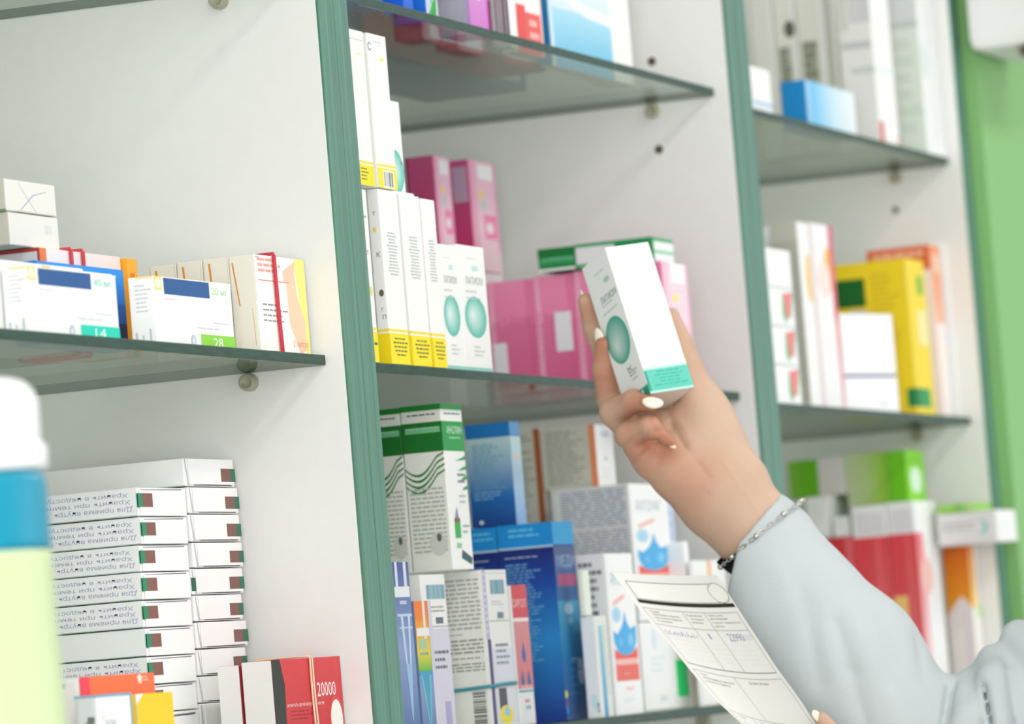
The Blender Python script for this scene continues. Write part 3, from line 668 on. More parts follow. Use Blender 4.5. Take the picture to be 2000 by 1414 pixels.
for i in range(4):
    a, b = ys[i]+(.0003 if i else 0), ys[i+1]
    pr = pink_side(i)
    if i == 0:
        pr += [('r', 'F', 0, 0, 1, 1, (250, 214, 228), (252, 226, 236)), ('h', 'F', 0, .2, .3, 1, (246, 184, 210), (250, 218, 232)), ('r', 'F', .35, .84, .9, 1, (252, 250, 250)), ('e', 'F', .45, .72, .1, .035, (250, 232, 120)), ('e', 'F', .45, .58, .12, .07, (214, 214, 220)), ('r', 'F', .5, .2, .85, .5, (250, 186, 212)), ('r', 'F', .92, 0, 1, 1, (246, 186, 212)), ('l', 'F', .4, .74, .9, .83, 2, (226, 214, 220), .3), ('e', 'F', .66, .3, .12, .06, (253, 236, 242))]
    o = carton(pl[i], PX0+.0006*(i % 2), PX1, a, b, zB, PZ-.0008*i, {'*': PINKS, 'L': (238, 124, 168), 'T': (190, 70, 116)}, pr, gP, seed=i+3)
    if i in (1, 2, 3):
        uu = {1: (.46, .40, .86, .70), 2: (.46, .38, .88, .70), 3: (.05, .24, .34, .50)}[i]
        patch('price_sticker', o, 'L', *uu, (234, 230, 236), (PX1-PX0-.0006*(i % 2), b-a, PZ-.0008*i-zB), 'blank white sticker')
# green and white flat cartons lying on the pink row
g0 = fr((1270, 462), (1314, 480), yP+.004)
yg1, _ = sd(1122, 478, g0[0]); yg2, _ = sd(1049, 484, g0[0])
GR = (0, 132, 62)
zg0 = PZ+.0006; zg1 = g0[2]
gG = 'flat green and white cartons lying on the pink row'
carton('flat white carton with green ends lying on the front of the pink row', g0[0], g0[1], yP+.004, yg1, zg0, zg1, {'*': (236, 232, 236), 'T': (120, 196, 150)},
       [('r', 'L', .52, 0, 1, 1, GR), ('r', 'L', 0, .86, 1, 1, (40, 152, 90)), ('r', 'L', 0, .0, .55, .16, (70, 170, 110)), ('r', 'F', 0, 0, 1, 1, (248, 250, 248)), ('r', 'F', 0, .84, 1, 1, (60, 170, 106)), ('r', 'F', 0, .35, 1, .48, (120, 206, 156)), ('r', 'F', 0, 0, .12, 1, GR), ('r', 'L', .44, .3, .5, .8, (206, 226, 214))], gG)
carton('flat green carton with pale stripe lying on the rear of the pink row', g0[0], g0[1], yg1+.0006, yg2, zg0, zg1-.0006, {'*': GR},
       [('r', 'L', 0, 0, 1, .12, (240, 240, 238)), ('r', 'L', 0, .3, 1, .6, (56, 158, 100)), ('l', 'L', .12, .36, .95, .54, 1, (160, 214, 180), .2, 'j'), ('r', 'L', .0, .62, 1, 1, (0, 120, 48))], gG)
# two pink cartons standing higher, further back
gU = 'tall pink cartons standing behind the teal-oval ones'
yU = ys[4]+.006
q2 = fr((912, 311), (972, 420), yU); q1_ = fr((844.5, 303), (884, 400), yU+.001)
# cartons below them carry their weight
zsup = uY(978, 534, yU).z
zs1 = zsup
for lb, q, off in (('tall pink carton with white front panel, standing left of the one with the sticker', q1_, .001), ('tall pink carton with lilac sticker on its side, behind the teal-oval cartons', q2, 0)):
    Lp = (790, 308) if off else (869.5, 317)
    y1u, _ = sd(Lp[0], Lp[1], q[0])
    pr = [('r', 'F', 0, 0, 1, 1, (250, 214, 226), (248, 196, 218)), ('h', 'F', 0, 0, .3, 1, (242, 148, 186), (248, 196, 216)), ('r', 'F', .35, .84, .9, .97, (252, 248, 250)), ('e', 'F', .42, .70, .1, .03, (246, 224, 100)), ('e', 'F', .48, .60, .14, .05, (210, 212, 216)),
          ('r', 'F', .45, .3, .95, .52, (248, 140, 184)), ('e', 'F', .66, .40, .15, .05, (252, 232, 240)), ('r', 'F', .93, 0, 1, 1, (246, 170, 200)), ('r', 'F', 0, 0, 1, .2, (244, 214, 222)),
          ('r', 'L', 0, 0, 1, 1, (206, 44, 112), (220, 96, 146)), ('r', 'L', 0, 0, .08, 1, (160, 20, 80))]
    o = carton(lb, q[0], q[1], yU+off, y1u, zsup, q[2], {'*': (200, 62, 116)}, pr, gU)
    if not off: patch('price_sticker', o, 'L', .28, .62, .92, .94, (208, 176, 204), (q[1]-q[0], y1u-yU, q[2]-zsup), 'lilac sticker')
    carton('lower white carton behind the teal-oval ones under the %s tall pink one' % ('left' if off else 'sticker-marked'), q[0], q[1]-.0005, yU+off, y1u, zB, zsup-.0006, {'*': (240, 236, 238)}, [], 'white cartons under the tall pink ones')

# ---- centre cabinet, low shelf --------------------------------------------------------
yC = .030
gB = 'cartons along the front of the low shelf'
# text-sided white cartons with purple edge, a rubber band around them
w0 = fr((940, 1113), (1003, 1300), yC)
yw, zw_ = sd(845, 1122, w0[0]); WH = w0[2]-zC
side_txt = [('l', 'L', .10, .62, .92, .95, 12, (164, 166, 160), .45, 'j'), ('l', 'L', .1, .585, .7, .605, 1, (90, 92, 90), .2), ('l', 'L', .1, .47, .94, .57, 4, (140, 142, 136), .45, 'j'), ('l', 'L', .1, .425, .85, .455, 1, (100, 102, 98), .2), ('l', 'L', .1, .36, .94, .42, 3, (140, 142, 136), .45, 'j'), ('b', 'L', .62, .02, .88, .24, (70, 72, 70), 22, 'v'), ('r', 'L', .92, 0, 1, 1, (236, 236, 232))]
frt = [('r', 'F', .0, .56, .13, 1, (186, 178, 214)), ('r', 'F', .02, .0, .16, .56, (78, 70, 122)), ('l', 'F', .03, .58, .1, .98, 10, (240, 240, 246), .5), ('r', 'F', .30, .845, .86, .935, (150, 182, 188)), ('b', 'F', .3, .845, .86, .935, (112, 158, 176), 7), ('l', 'F', .3, .765, .9, .8, 2, (196, 200, 200), .4), ('r', 'F', .5, .69, .75, .73, (108, 136, 144)), ('r', 'F', .15, .672, 1, .677, (150, 164, 160)), ('r', 'F', .14, .975, 1, .979, (190, 194, 190)),
       ('l', 'F', .32, .38, .95, .53, 4, (132, 140, 150), .45), ('r', 'F', .2, .02, 1, .5, (222, 222, 232)), ('l', 'F', .32, .38, .95, .53, 4, (132, 140, 150), .45), ('r', 'F', .3, .1, .62, .25, (74, 72, 84)), ('e', 'F', .55, .08, .28, .06, (240, 222, 60)), ('e', 'F', .58, .10, .12, .03, (150, 200, 220)), ('r', 'F', .2, .0, 1, .02, (246, 246, 244))]
wtA = carton('white text-sided carton with purple edge and teal bar code, third from the first divider', w0[0], w0[1], yC, yw, zC, w0[2], {'*': (238, 238, 234), 'L': (226, 226, 220)}, side_txt+frt, gB)
v0 = fr((802, 1124), (856, 1200), yC+.012)
carton('white carton with teal bar code, just behind the rainbow-printed syringe carton', v0[0], min(v0[1], w0[0]-.002), yC+.006, yC+.034, zC, v0[2], {'*': (240, 240, 236)},
       [('r', 'F', .2, .845, .95, .935, (150, 182, 188)), ('b', 'F', .2, .845, .95, .935, (120, 164, 180), 6), ('l', 'F', .3, .75, .95, .8, 2, (150, 150, 150), .4), ('r', 'F', .5, .69, .8, .73, (100, 106, 120)), ('r', 'F', 0, .67, 1, .675, (120, 128, 126)), ('r', 'F', .1, 0, 1, .66, (214, 212, 226)), ('l', 'F', .3, .38, .95, .52, 3, (90, 90, 104), .4), ('r', 'F', .6, .02, .85, .2, (176, 168, 206))], gB)
band('thin teal rubber band around the white text-sided cartons', (w0[0], yC), (w0[1], yw), (2, zC+WH*.262), (60, 146, 158), r=.0007, twist=.0006)
# syringe cartons
s0 = fr((763, 1098), (805, 1200), yC-.012); 
BLU = (96, 124, 172)
def needle(cu, w, c): return [('p', 'F', [(cu-w, .70), (cu-w*.5, .70), (cu+.02, .10), (cu-.02, .10)], c), ('p', 'F', [(cu+w*.5, .70), (cu+w, .70), (cu+.02, .10), (cu-.0, .10)], c)]
wsyr = s0[1]-s0[0]
carton('narrow blue carton with a syringe print, right beside the first divider', max(s0[0], .0462), s0[1]-.0004, yC-.012, yC+.004, zC, s0[2], {'*': BLU, 'F': (122, 146, 190)},
       [('r', 'F', 0, 0, 1, .5, (78, 106, 158), (132, 156, 198)), ('r', 'F', 0, .5, 1, 1, (132, 156, 198), (70, 88, 148)), ('r', 'F', .18, .82, .32, 1, (214, 222, 232)), ('r', 'F', .68, .82, .84, 1, (214, 222, 232)), ('r', 'F', .08, .80, .96, .86, (226, 230, 232)), ('r', 'F', .34, .76, .72, .78, (190, 200, 222)), ('r', 'F', .14, .69, .98, .705, (196, 206, 226)), ('r', 'F', .2, .62, .98, .632, (180, 192, 218))]+needle(.58, .28, (190, 212, 234))+[('p', 'F', [(.4, .42), (.76, .42), (.60, .08)], (150, 186, 220))], gB)
r0 = fr((807, 1174), (846, 1250), yC-.012)
carton('short blue carton with an orange-to-green rainbow needle print', max(r0[0], s0[1]), r0[1], yC-.012, yC+.004, zC, r0[2], {'*': BLU},
       [('r', 'F', 0, 0, 1, .45, (90, 116, 168), (140, 160, 196)), ('r', 'F', 0, .86, .8, 1, (236, 130, 30), (240, 120, 30)), ('r', 'F', 0, .62, .8, .86, (226, 206, 40), (236, 140, 30)), ('r', 'F', 0, .48, .8, .62, (90, 176, 60), (222, 206, 40)), ('p', 'F', [(0, .48), (.8, .48), (.6, .18), (.5, .05), (.35, .18)], (70, 152, 190)), ('r', 'F', .48, .72, .62, 1, (222, 224, 214)), ('r', 'F', .05, .74, .8, .80, (230, 232, 226)), ('r', 'F', .12, .64, .62, .72, (170, 196, 150)), ('r', 'F', .15, .60, .65, .62, (140, 170, 140)), ('p', 'F', [(.1, .45), (.2, .45), (.46, .06), (.42, .06)], (110, 190, 200)), ('p', 'F', [(.6, .45), (.7, .45), (.50, .06), (.46, .06)], (110, 190, 200)), ('r', 'F', .8, 0, 1, 1, (206, 204, 220))], gB)
# red topped narrow carton
n0 = fr((997, 1143), (1031, 1200), yC+.0005)
carton('narrow carton with red top and blue drops on pink, before the big blue cartons', max(n0[0], w0[1]+.0006), n0[1], yC+.0005, yC+.0075, zC, n0[2], {'*': (232, 232, 232)},
       [('r', 'F', 0, .76, 1, 1, (212, 66, 74)), ('r', 'F', 0, .26, 1, .74, (214, 116, 122), (214, 140, 144)), ('r', 'F', 0, .74, 1, .765, (240, 230, 226)), ('t', 'F', .0, .84, .9, .9, 'СИРОП', (244, 214, 214)), ('p', 'F', [(.5, .60), (.64, .50), (.58, .45), (.42, .45), (.36, .50)], (36, 96, 160)), ('p', 'F', [(.3, .40), (.42, .31), (.36, .28), (.22, .28), (.18, .32)], (36, 96, 160)), ('p', 'F', [(.72, .40), (.84, .31), (.8, .28), (.64, .28), (.6, .32)], (36, 96, 160)), ('r', 'F', .1, .26, .9, .285, (226, 160, 160)), ('r', 'F', 0, .235, 1, .25, (80, 160, 178)), ('t', 'F', .35, .16, .65, .185, 'мл', (214, 90, 90)), ('t', 'F', .35, .11, .7, .14, '100', (60, 140, 170))], gB, bevel=.002)
# green topped tall cartons standing on the text-sided row
zgt = w0[2]+.0006
e0 = fr((859, 787.5), (914, 960), yC+.002)
ye, _ = sd(781, 795, e0[0]); ye2, _ = sd(718, 803, e0[0])
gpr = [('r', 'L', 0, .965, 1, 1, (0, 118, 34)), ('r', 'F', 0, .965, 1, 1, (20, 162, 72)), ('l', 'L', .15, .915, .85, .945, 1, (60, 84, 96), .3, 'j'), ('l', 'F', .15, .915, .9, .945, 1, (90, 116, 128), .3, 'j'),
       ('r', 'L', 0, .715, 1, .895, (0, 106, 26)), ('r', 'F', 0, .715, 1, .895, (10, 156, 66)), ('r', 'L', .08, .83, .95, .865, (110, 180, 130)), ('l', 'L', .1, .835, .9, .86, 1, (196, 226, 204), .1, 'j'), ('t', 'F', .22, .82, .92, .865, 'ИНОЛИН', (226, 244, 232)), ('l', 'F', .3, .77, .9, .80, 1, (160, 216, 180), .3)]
for i in range(4):
    b = .60+.0-.035*i
    us = [k/16 for k in range(17)]; fv = [b+.105*u*u*(1.9-.9*u)-.055*math.sin(math.pi*min(1, u*1.25))+.02*(1-u) for u in us]
    gpr.append(('m', 'L', [[(us[k], fv[k]-.004-.006*math.sin(math.pi*us[k])), (us[k+1], fv[k+1]-.004-.006*math.sin(math.pi*us[k+1])), (us[k+1], fv[k+1]+.008), (us[k], fv[k]+.003)] for k in range(16)], (0, 110, 30)))
    gpr.append(('p', 'F', [(.5+.08*i, .655-.06*i), (.8, .675-.06*i), (1, .69-.06*i), (1, .665-.06*i), (.8, .66-.06*i)], (10, 160, 70)))
gpr += [('l', 'L', .08, .10, .92, .50, 15, (166, 172, 164), .42, 'j'), ('e', 'L', .70, .16, .22, .07, (196, 198, 190)), ('e', 'L', .72, .2, .06, .025, (80, 96, 92)), ('l', 'F', .55, .5, .95, .58, 2, (130, 140, 150), .4), ('p', 'F', [(.26, .30), (.38, .38), (.48, .30)], (130, 140, 180)), ('r', 'F', .24, .285, .5, .31, (130, 92, 56)), ('r', 'F', .24, .19, .5, .285, (30, 176, 70)), ('r', 'F', .26, .13, .48, .16, (140, 206, 150)), ('l', 'F', .55, .38, .95, .45, 2, (190, 196, 196), .4), ('p', 'F', [(.45, .07), (.9, .03), (.95, .07), (.5, .12)], (44, 92, 92)), ('l', 'F', .6, .2, .95, .27, 2, (170, 186, 182), .4)]
gN = 'tall white cartons with green top band'
gx1 = e0[1]
carton('tall white carton with green top and green waves, front of the pair', e0[0], gx1, yC+.002, ye, zgt, e0[2], {'*': (246, 247, 244), 'L': (222, 223, 214)}, gpr, gN)  # left sides of the pair coloured greyer and darker, shade put into the print
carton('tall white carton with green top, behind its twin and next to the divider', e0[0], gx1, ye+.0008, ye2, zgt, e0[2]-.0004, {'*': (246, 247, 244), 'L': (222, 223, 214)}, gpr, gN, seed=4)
carton('white text-sided carton behind the purple-edged one, under the rear green-topped carton', w0[0], w0[1], yw+.0008, yw+.026, zC, w0[2], {'*': (236, 236, 232)}, side_txt, 'white text-sided cartons', seed=9)
# big blue cartons
yBl = yC+.008
k0 = fr((1076, 1018.5), (1125, 1120), yBl)
yk, _ = sd(970, 1027, k0[0]); yk2, _ = sd(908, 1033, k0[0])
bpr = [('r', 'L', 0, .0, 1, .42, (10, 48, 140), (30, 132, 206)), ('r', 'L', 0, .42, 1, .7, (30, 132, 206), (8, 66, 160)), ('r', 'L', 0, .7, 1, .875, (8, 66, 160), (4, 26, 112)), ('r', 'L', 0, .885, 1, 1, (6, 138, 214)), ('r', 'L', 0, .875, 1, .885, (176, 206, 232)), ('l', 'L', .2, .92, .9, .975, 2, (100, 190, 236), .4), ('l', 'L', .1, .3, .75, .8, 30, (110, 170, 220), .4), ('l', 'L', .1, .815, .7, .835, 1, (200, 216, 240), .2, 'j'),
       ('r', 'F', 0, 0, 1, .3, (58, 84, 138), (28, 112, 172)), ('r', 'F', 0, .3, 1, .6, (28, 112, 172), (70, 160, 196)), ('r', 'F', 0, .6, 1, .875, (56, 110, 166), (66, 82, 128)), ('r', 'F', 0, .885, 1, 1, (24, 150, 206)), ('t', 'F', .12, .76, .95, .83, 'МЕДИ', (150, 176, 206)), ('r', 'F', .1, .675, .95, .735, (176, 84, 124)), ('e', 'F', .5, .56, .2, .03, (176, 206, 226)), ('e', 'F', .55, .5, .14, .02, (130, 180, 210)), ('e', 'F', .6, .3, .2, .015, (120, 170, 200)), ('e', 'F', .85, .24, .15, .07, (170, 196, 220)), ('e', 'F', .02, .13, .1, .02, (226, 214, 96)), ('e', 'F', .0, .08, .07, .014, (190, 60, 150)), ('e', 'F', .02, .05, .1, .02, (20, 140, 220)), ('l', 'F', .3, .1, .9, .3, 5, (80, 130, 180), .3)]
gL = 'big dark blue cartons on the low shelf'
carton('big dark blue carton with pale blue top band, front of the blue pair', k0[0], k0[1], yBl, yk, zC, k0[2], {'*': (8, 60, 150), 'T': (196, 206, 214)}, bpr, gL)
carton('big dark blue carton behind its twin, mostly hidden by the green-topped carton', k0[0], k0[1], yk+.0006, yk2, zC, k0[2]-.0004, {'*': (8, 60, 150), 'T': (196, 206, 214)}, bpr, gL, seed=5)
kz = k0[2]+.0006
ku = fr((993, 823), (1019, 900), yk-.006)
yku, _ = sd(906, 826, ku[0])
carton('smaller blue carton with white-to-blue fade lying upright on the big blue pair', max(ku[0], k0[0]+.0), max(ku[1], k0[0]+.018), yk-.006, yku, kz, ku[2], {'*': (20, 100, 176), 'T': (120, 170, 210)},
       [('r', 'L', 0, .0, 1, .3, (8, 62, 140), (16, 104, 180)), ('r', 'L', 0, .3, 1, .86, (16, 104, 180), (186, 212, 216)), ('r', 'L', 0, .87, 1, 1, (12, 116, 190)), ('l', 'L', .12, .35, .85, .8, 16, (96, 156, 196), .45), ('l', 'L', .1, .25, .8, .34, 3, (130, 180, 220), .4), ('r', 'F', 0, 0, 1, .86, (120, 164, 210), (190, 212, 216)), ('r', 'F', 0, .87, 1, 1, (90, 150, 200)), ('e', 'F', .5, .66, .3, .03, (214, 190, 180)), ('e', 'L', .22, .05, .05, .02, (220, 230, 240))], 'cartons stacked on the low shelf')
# grey text cartons with orange-brown edges, at the back right
h0 = fr((1160, 828), (1199, 880), .075)
yh, _ = sd(1054, 836, h0[0]); zh_ = uY(1166, 948, .075).z
y0_ = fr((1225, 944), (1305, 1000), .046)
gpr2 = [('l', 'L', .08, .06, .8, .94, 22, (150, 148, 138), .5), ('r', 'L', .88, 0, 1, 1, (232, 140, 96)), ('r', 'F', 0, 0, .0, 1, (250, 150, 110)), ('t', 'F', .35, .80, .8, .89, 'ОК', (96, 100, 180)), ('e', 'F', .5, .45, .12, .03, (214, 220, 230)), ('l', 'F', .2, .1, .85, .3, 3, (222, 226, 232), .3)]
GTX = (198, 196, 184)
gH = 'grey text-sided cartons with an orange edge at the back'
# blue-lined big text carton
ybt, _ = sd(1075, 957, y0_[0])
blt = [('l', 'L', .12, .70, .96, .97, 14, (150, 156, 178), .5, 'j'), ('l', 'L', .12, .3, .96, .68, 18, (160, 164, 182), .5, 'j'), ('l', 'L', .12, .03, .96, .28, 10, (122, 124, 128), .55, 'j'), ('r', 'L', 0, 0, .05, 1, (206, 208, 206))]
def water_pr(): return [('t', 'F', .18, .80, .82, .88, 'РИТОМАГ', (176, 196, 208)), ('p', 'F', [(.18, .70), (.6, .75), (.62, .725), (.2, .67)], (250, 196, 190)), ('e', 'F', .28, .62, .16, .05, (196, 226, 244), (150, 210, 242)), ('p', 'F', [(.12, .52), (.26, .50), (.42, .54), (.50, .58), (.56, .645), (.61, .58), (.72, .53), (.93, .55), (.92, .45), (.78, .385), (.5, .365), (.25, .385), (.13, .45)], (72, 178, 236)), ('e', 'F', .36, .45, .14, .05, (60, 166, 232), (110, 200, 244)), ('e', 'F', .72, .46, .12, .05, (84, 186, 240), (150, 216, 248)),
    ('p', 'F', [(.12, .41), (.3, .38), (.5, .365), (.75, .38), (.93, .42), (.93, .33), (.12, .33)], (242, 96, 84)), ('r', 'F', .12, .31, .93, .345, (250, 196, 190)), ('r', 'F', .12, .21, .93, .31, (240, 110, 94)), ('l', 'F', .4, .235, .7, .255, 1, (252, 214, 206), .2), ('r', 'F', .4, .15, .7, .17, (250, 214, 208)), ('l', 'F', .3, .07, .8, .1, 2, (220, 228, 236), .4), ('r', 'F', .0, 0, .06, 1, (238, 240, 242))]
gW = 'white cartons with blue splash and red band'
hz = .0955
zwt = y0_[2]-hz
bt0 = y0_[0]
carton('white carton with faint blue print and green block, under the upper splash carton', bt0, uY(1346, 1350, .046).x, .046, ybt, zC, zwt-.0006, {'*': (250, 251, 250), 'L': (206, 206, 204)},
       [('r', 'F', .74, .13, 1, .55, (20, 238, 130)), ('l', 'F', .76, .30, .98, .38, 1, (110, 232, 170), .1), ('e', 'F', .3, .8, .06, .12, (224, 240, 248)), ('l', 'F', .2, .4, .6, .6, 3, (226, 236, 242), .4), ('l', 'L', .1, .05, .95, .9, 8, (130, 132, 134), .5, 'j'), ('t', 'F', .35, .1, .5, .16, 'мл', (206, 214, 222))], gB, bevel=.0015)
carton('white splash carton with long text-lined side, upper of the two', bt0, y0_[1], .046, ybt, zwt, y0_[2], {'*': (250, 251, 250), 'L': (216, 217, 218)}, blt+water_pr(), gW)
x2 = fr((1178, 1081), (1243, 1200), .020)
carton('white splash carton with red band, behind the upper left corner of the prescription', x2[0], x2[1], .020, .0405, zC, x2[2], {'*': (249, 250, 249), 'L': (232, 233, 232)}, water_pr()+[('l', 'L', .1, .5, .9, .95, 9, (120, 124, 128), .5), ('l', 'L', .1, .1, .9, .45, 7, (190, 192, 192), .5)], gW)
# text carton stack further back
carton('grey text-sided carton with orange edge standing on the splash carton', h0[0], h0[1], .075, yh, y0_[2]+.0006, h0[2], {'*': (250, 250, 248), 'L': GTX}, gpr2, gH)
yh2, _ = sd(975, 842, h0[0]); zgx = uY(1068, 1030, yh).z
carton('grey text-sided carton with brown edge behind the orange-edged one', h0[0], h0[1], max(yh+.0006, ybt+.0016), yh2, zgx+.0006, h0[2]+.0006, {'*': (250, 250, 248), 'L': GTX}, gpr2+[('r', 'L', .84, 0, 1, 1, (160, 84, 40))], gH, seed=5)
carton('white text-lined carton carrying the grey brown-edged one', bt0, y0_[1], ybt+.0008, yh2+.002, zC, zgx, {'*': (250, 251, 250), 'L': (206, 206, 200)}, [('l', 'L', .1, .06, .95, .95, 30, (160, 162, 160), .5, 'j')], 'text-lined cartons at the back of the low shelf', seed=8)
# narrow tubes cartons between the blue ones and the splash cartons
s1 = fr((1160, 1203), (1191, 1280), .020)
ys1, _ = sd(1133, 1206, s1[0])
carton('slim white carton with a vertical blue stripe, left of the splash carton', s1[0], s1[1]-.001, .020, ys1, zC, s1[2], {'*': (232, 236, 228), 'L': (238, 240, 246)}, [('r', 'F', .25, .0, .55, .9, (60, 156, 210), (150, 206, 226)), ('e', 'L', .55, .16, .3, .08, (206, 234, 240)), ('b', 'L', .7, .06, .9, .14, (90, 96, 96), 6, 'v'), ('l', 'F', .6, .2, .9, .9, 20, (200, 206, 200), .4)], gB)
s2 = fr((1123, 1114), (1145, 1160), .030)
zz2 = s1[2]+.0006
carton('small pale green-white carton resting on the slim blue-striped one', s1[0]-.004, s1[0]+.009, .024, .0275, zz2, uY(1123, 1114, .024).z, {'*': (234, 242, 228)}, [], gB)
# small cartons right of the splash cartons
m0 = fr((1296, 1058), (1336, 1090), .034)
carton('small plain white carton right of the upper splash carton', max(m0[0], y0_[1]+.001), m0[1], .034, .050, zwt, uY(1296, 1058, .034).z, {'*': (250, 251, 249)}, [('r', 'F', .3, .1, .9, .16, (196, 232, 210))], gB)
b9 = fr((1293, 955), (1316, 1000), .053)
carton('pale blue carton with pink edge behind the upper splash carton', max(b9[0], y0_[1]+.001), b9[1], .053, .067, zC, b9[2], {'*': (206, 220, 244)}, [('r', 'F', 0, 0, .25, 1, (250, 214, 218)), ('l', 'F', .3, .1, .9, .9, 16, (190, 206, 238), .5)], gB)
c9 = fr((1337, 1095), (1416, 1110), .029)
carton('white carton with pale orange stripe below the wrist', max(c9[0], m0[1]+.002), min(c9[1], .8175), .029, .0325, zC, c9[2], {'*': (250, 250, 248)}, [('r', 'F', .44, .0, .56, 1, (250, 196, 150)), ('t', 'F', .15, .80, .32, .86, 'ОК', (150, 154, 206)), ('t', 'F', .7, .80, .86, .86, 'ОК', (150, 154, 206))], gB)
d9 = uY(1350, 1320, .047); d8 = uY(1389, 1320, .047); d7 = uY(1415, 1320, .047)
carton('white carton with pale blue panel and pink edges behind the prescription', d9.x, d8.x, .047, .071, zC, zC+.034, {'*': (252, 248, 246)}, [('r', 'F', .0, 0, .1, 1, (248, 214, 190)), ('r', 'F', .3, .2, .72, .85, (206, 224, 244))], gB)
carton('white carton with salmon stripe behind the lower edge of the prescription', d8.x+.001, d7.x+.02, .047, .071, zC, zC+.036, {'*': (252, 250, 248)}, [('r', 'F', .0, 0, .25, 1, (250, 186, 178))], gB)
# ---- right cabinet, high shelf --------------------------------------------------------
gE = 'cartons along the high shelf of the right cabinet'
a = fr((1464, 126), (1508, 180), .030)
carton('white rounded carton with thin blue line beside the second divider', max(a[0], .8702), a[1], .030, .045, zE, a[2], {'*': (250, 250, 249)}, [('r', 'F', .05, .26, .95, .31, (150, 196, 240)), ('r', 'F', .1, .2, .9, .215, (200, 222, 244))], gE, bevel=.006)
a = fr((1571, 155), (1671, 230), .026)
yq, _ = sd(1523, 160, a[0])
carton('small bright blue carton fading to white on its front, high right shelf', a[0], a[1], .026, yq, zE, a[2], {'*': (0, 132, 200), 'T': (150, 206, 240)},
       [('h', 'F', 0, 0, .10, 1, (150, 206, 244), (160, 212, 246)), ('h', 'F', .10, 0, .55, 1, (96, 196, 246), (206, 236, 248)), ('h', 'F', .55, 0, 1, 1, (206, 236, 248), (244, 248, 249))], gE)
a = fr((1611, 60), (1632, 60), .066)
ye = [.066]+[sd(x, 60, a[0])[0] for x in (1556, 1512, 1466)]
hE = .145
lbs = ['cream carton with dark upright label, front one behind the small blue carton', 'cream carton with dark upright label, second behind the small blue carton', 'cream carton at the rear behind the small blue carton']
for i in range(3):
    pr = [('r', 'L', .0, .20, 1, .27, (214, 206, 172)), ('r', 'L', .0, 0, .06, 1, (206, 202, 188)), ('r', 'L', .8, 0, 1, 1, (240, 240, 234))]
    if i < 2: pr += [('r', 'L', .14, .36, .68, .64, (176, 178, 160)), ('l', 'L', .18, .37, .66, .63, 5, (132, 134, 116), .8)]
    if i == 1: pr += [('e', 'L', .7, .74, .25, .05, (96, 98, 82))]
    carton(lbs[i], a[0], a[1], ye[i]+(.0005 if i else 0), ye[i+1], zE, zE+hE-.004*i, {'*': (232, 231, 220)}, pr, 'cream cartons on the high right shelf', seed=i+2)
a0_ = uY(1705, 100, .019); a1_ = uY(1742, 100, .019); yl, _ = sd(1641, 100, a0_.x)
carton('tall white carton with small red mark at its foot, high right shelf', a0_.x, a1_.x, .019, yl, zE, zE+.15, {'*': (250, 249, 247), 'L': (232, 230, 226)},
       [('r', 'F', .02, .0, .22, .12, (220, 70, 76)), ('r', 'F', .9, .0, 1, .06, (246, 190, 170)), ('r', 'L', .05, .52, .95, .56, (196, 196, 196)), ('r', 'L', .3, .385, 1, .42, (206, 208, 208)), ('h', 'L', .35, .66, 1, 1, (214, 212, 212), (206, 206, 208)), ('r', 'L', .0, .62, .3, 1, (212, 210, 202)), ('r', 'F', 0, .39, 1, .42, (240, 244, 246))], gE)
a2_ = uY(1800, 150, .0135); a3_ = uY(1838, 150, .0135); yl2, _ = sd(1747, 150, a2_.x)
carton('tall white carton with pale green mottled side, last on the high right shelf', max(a2_.x, a1_.x+.001), min(a3_.x, 1.4825), .0135, yl2, zE, zE+.155, {'*': (249, 250, 250), 'L': (222, 230, 220)},
       [('l', 'L', .1, .08, .9, .62, 6, (206, 218, 204), .6), ('r', 'L', .0, .68, 1, .72, (196, 202, 202)), ('r', 'L', .0, .78, .45, .90, (196, 200, 206)), ('r', 'L', .0, .73, 1, 1, (216, 218, 220)), ('e', 'F', .2, .5, .2, .1, (232, 244, 238))], gE)

# ---- right cabinet, middle shelf --------------------------------------------------------
gF = 'cartons along the middle shelf of the right cabinet'
a = fr((1493, 482), (1548, 560), .018)
hF = (a[2]-zF)/4
ORD4 = ['lowest', 'second from the bottom', 'third from the bottom', 'topmost']
xa = max(a[0], .8700)
for i in range(4):
    pr = [('p', 'F', [(.58, .85), (.92, .92), (.80, .25), (.64, .2)], (244, 130, 134)), ('p', 'F', [(.54, .85), (.58, .85), (.66, .16), (.60, .05), (.50, .3)], (110, 186, 130)), ('p', 'F', [(.92, .92), (.97, .9), (.84, .2), (.80, .25)], (130, 200, 150)), ('r', 'F', 0, .97, 1, 1, (226, 228, 226))]
    if i == 3: pr = pr[-1:]
    carton('small white carton with red and green fruit wedge, %s of its stack' % ORD4[i] if i < 3 else 'small plain white carton, topmost of the stack by the second divider', xa, a[1], .018, .030, zF+hF*i+(.0004 if i else 0), zF+hF*(i+1), {'*': (250, 251, 249)}, pr, 'small white cartons stacked by the second divider')
b = fr((1555, 432), (1581, 480), .032)
yb1, _ = sd(1502, 440, b[0])
carton('tall white carton with grey-striped side behind the small fruit-wedge stack', max(b[0], a[1]+.0006), b[1], .032, yb1, zF, b[2], {'*': (250, 250, 248), 'L': (196, 194, 182)}, [('l', 'L', .05+.12*i, .05, .05+.12*i+.06, .9, 12, (176, 174, 162), .9, 'j') for i in range(8)]+[('e', 'F', .75, .70, .3, .13, (250, 206, 130)), ('r', 'F', .9, 0, 1, 1, (250, 226, 226))], gF)
c = fr((1582, 434), (1613, 480), .032)
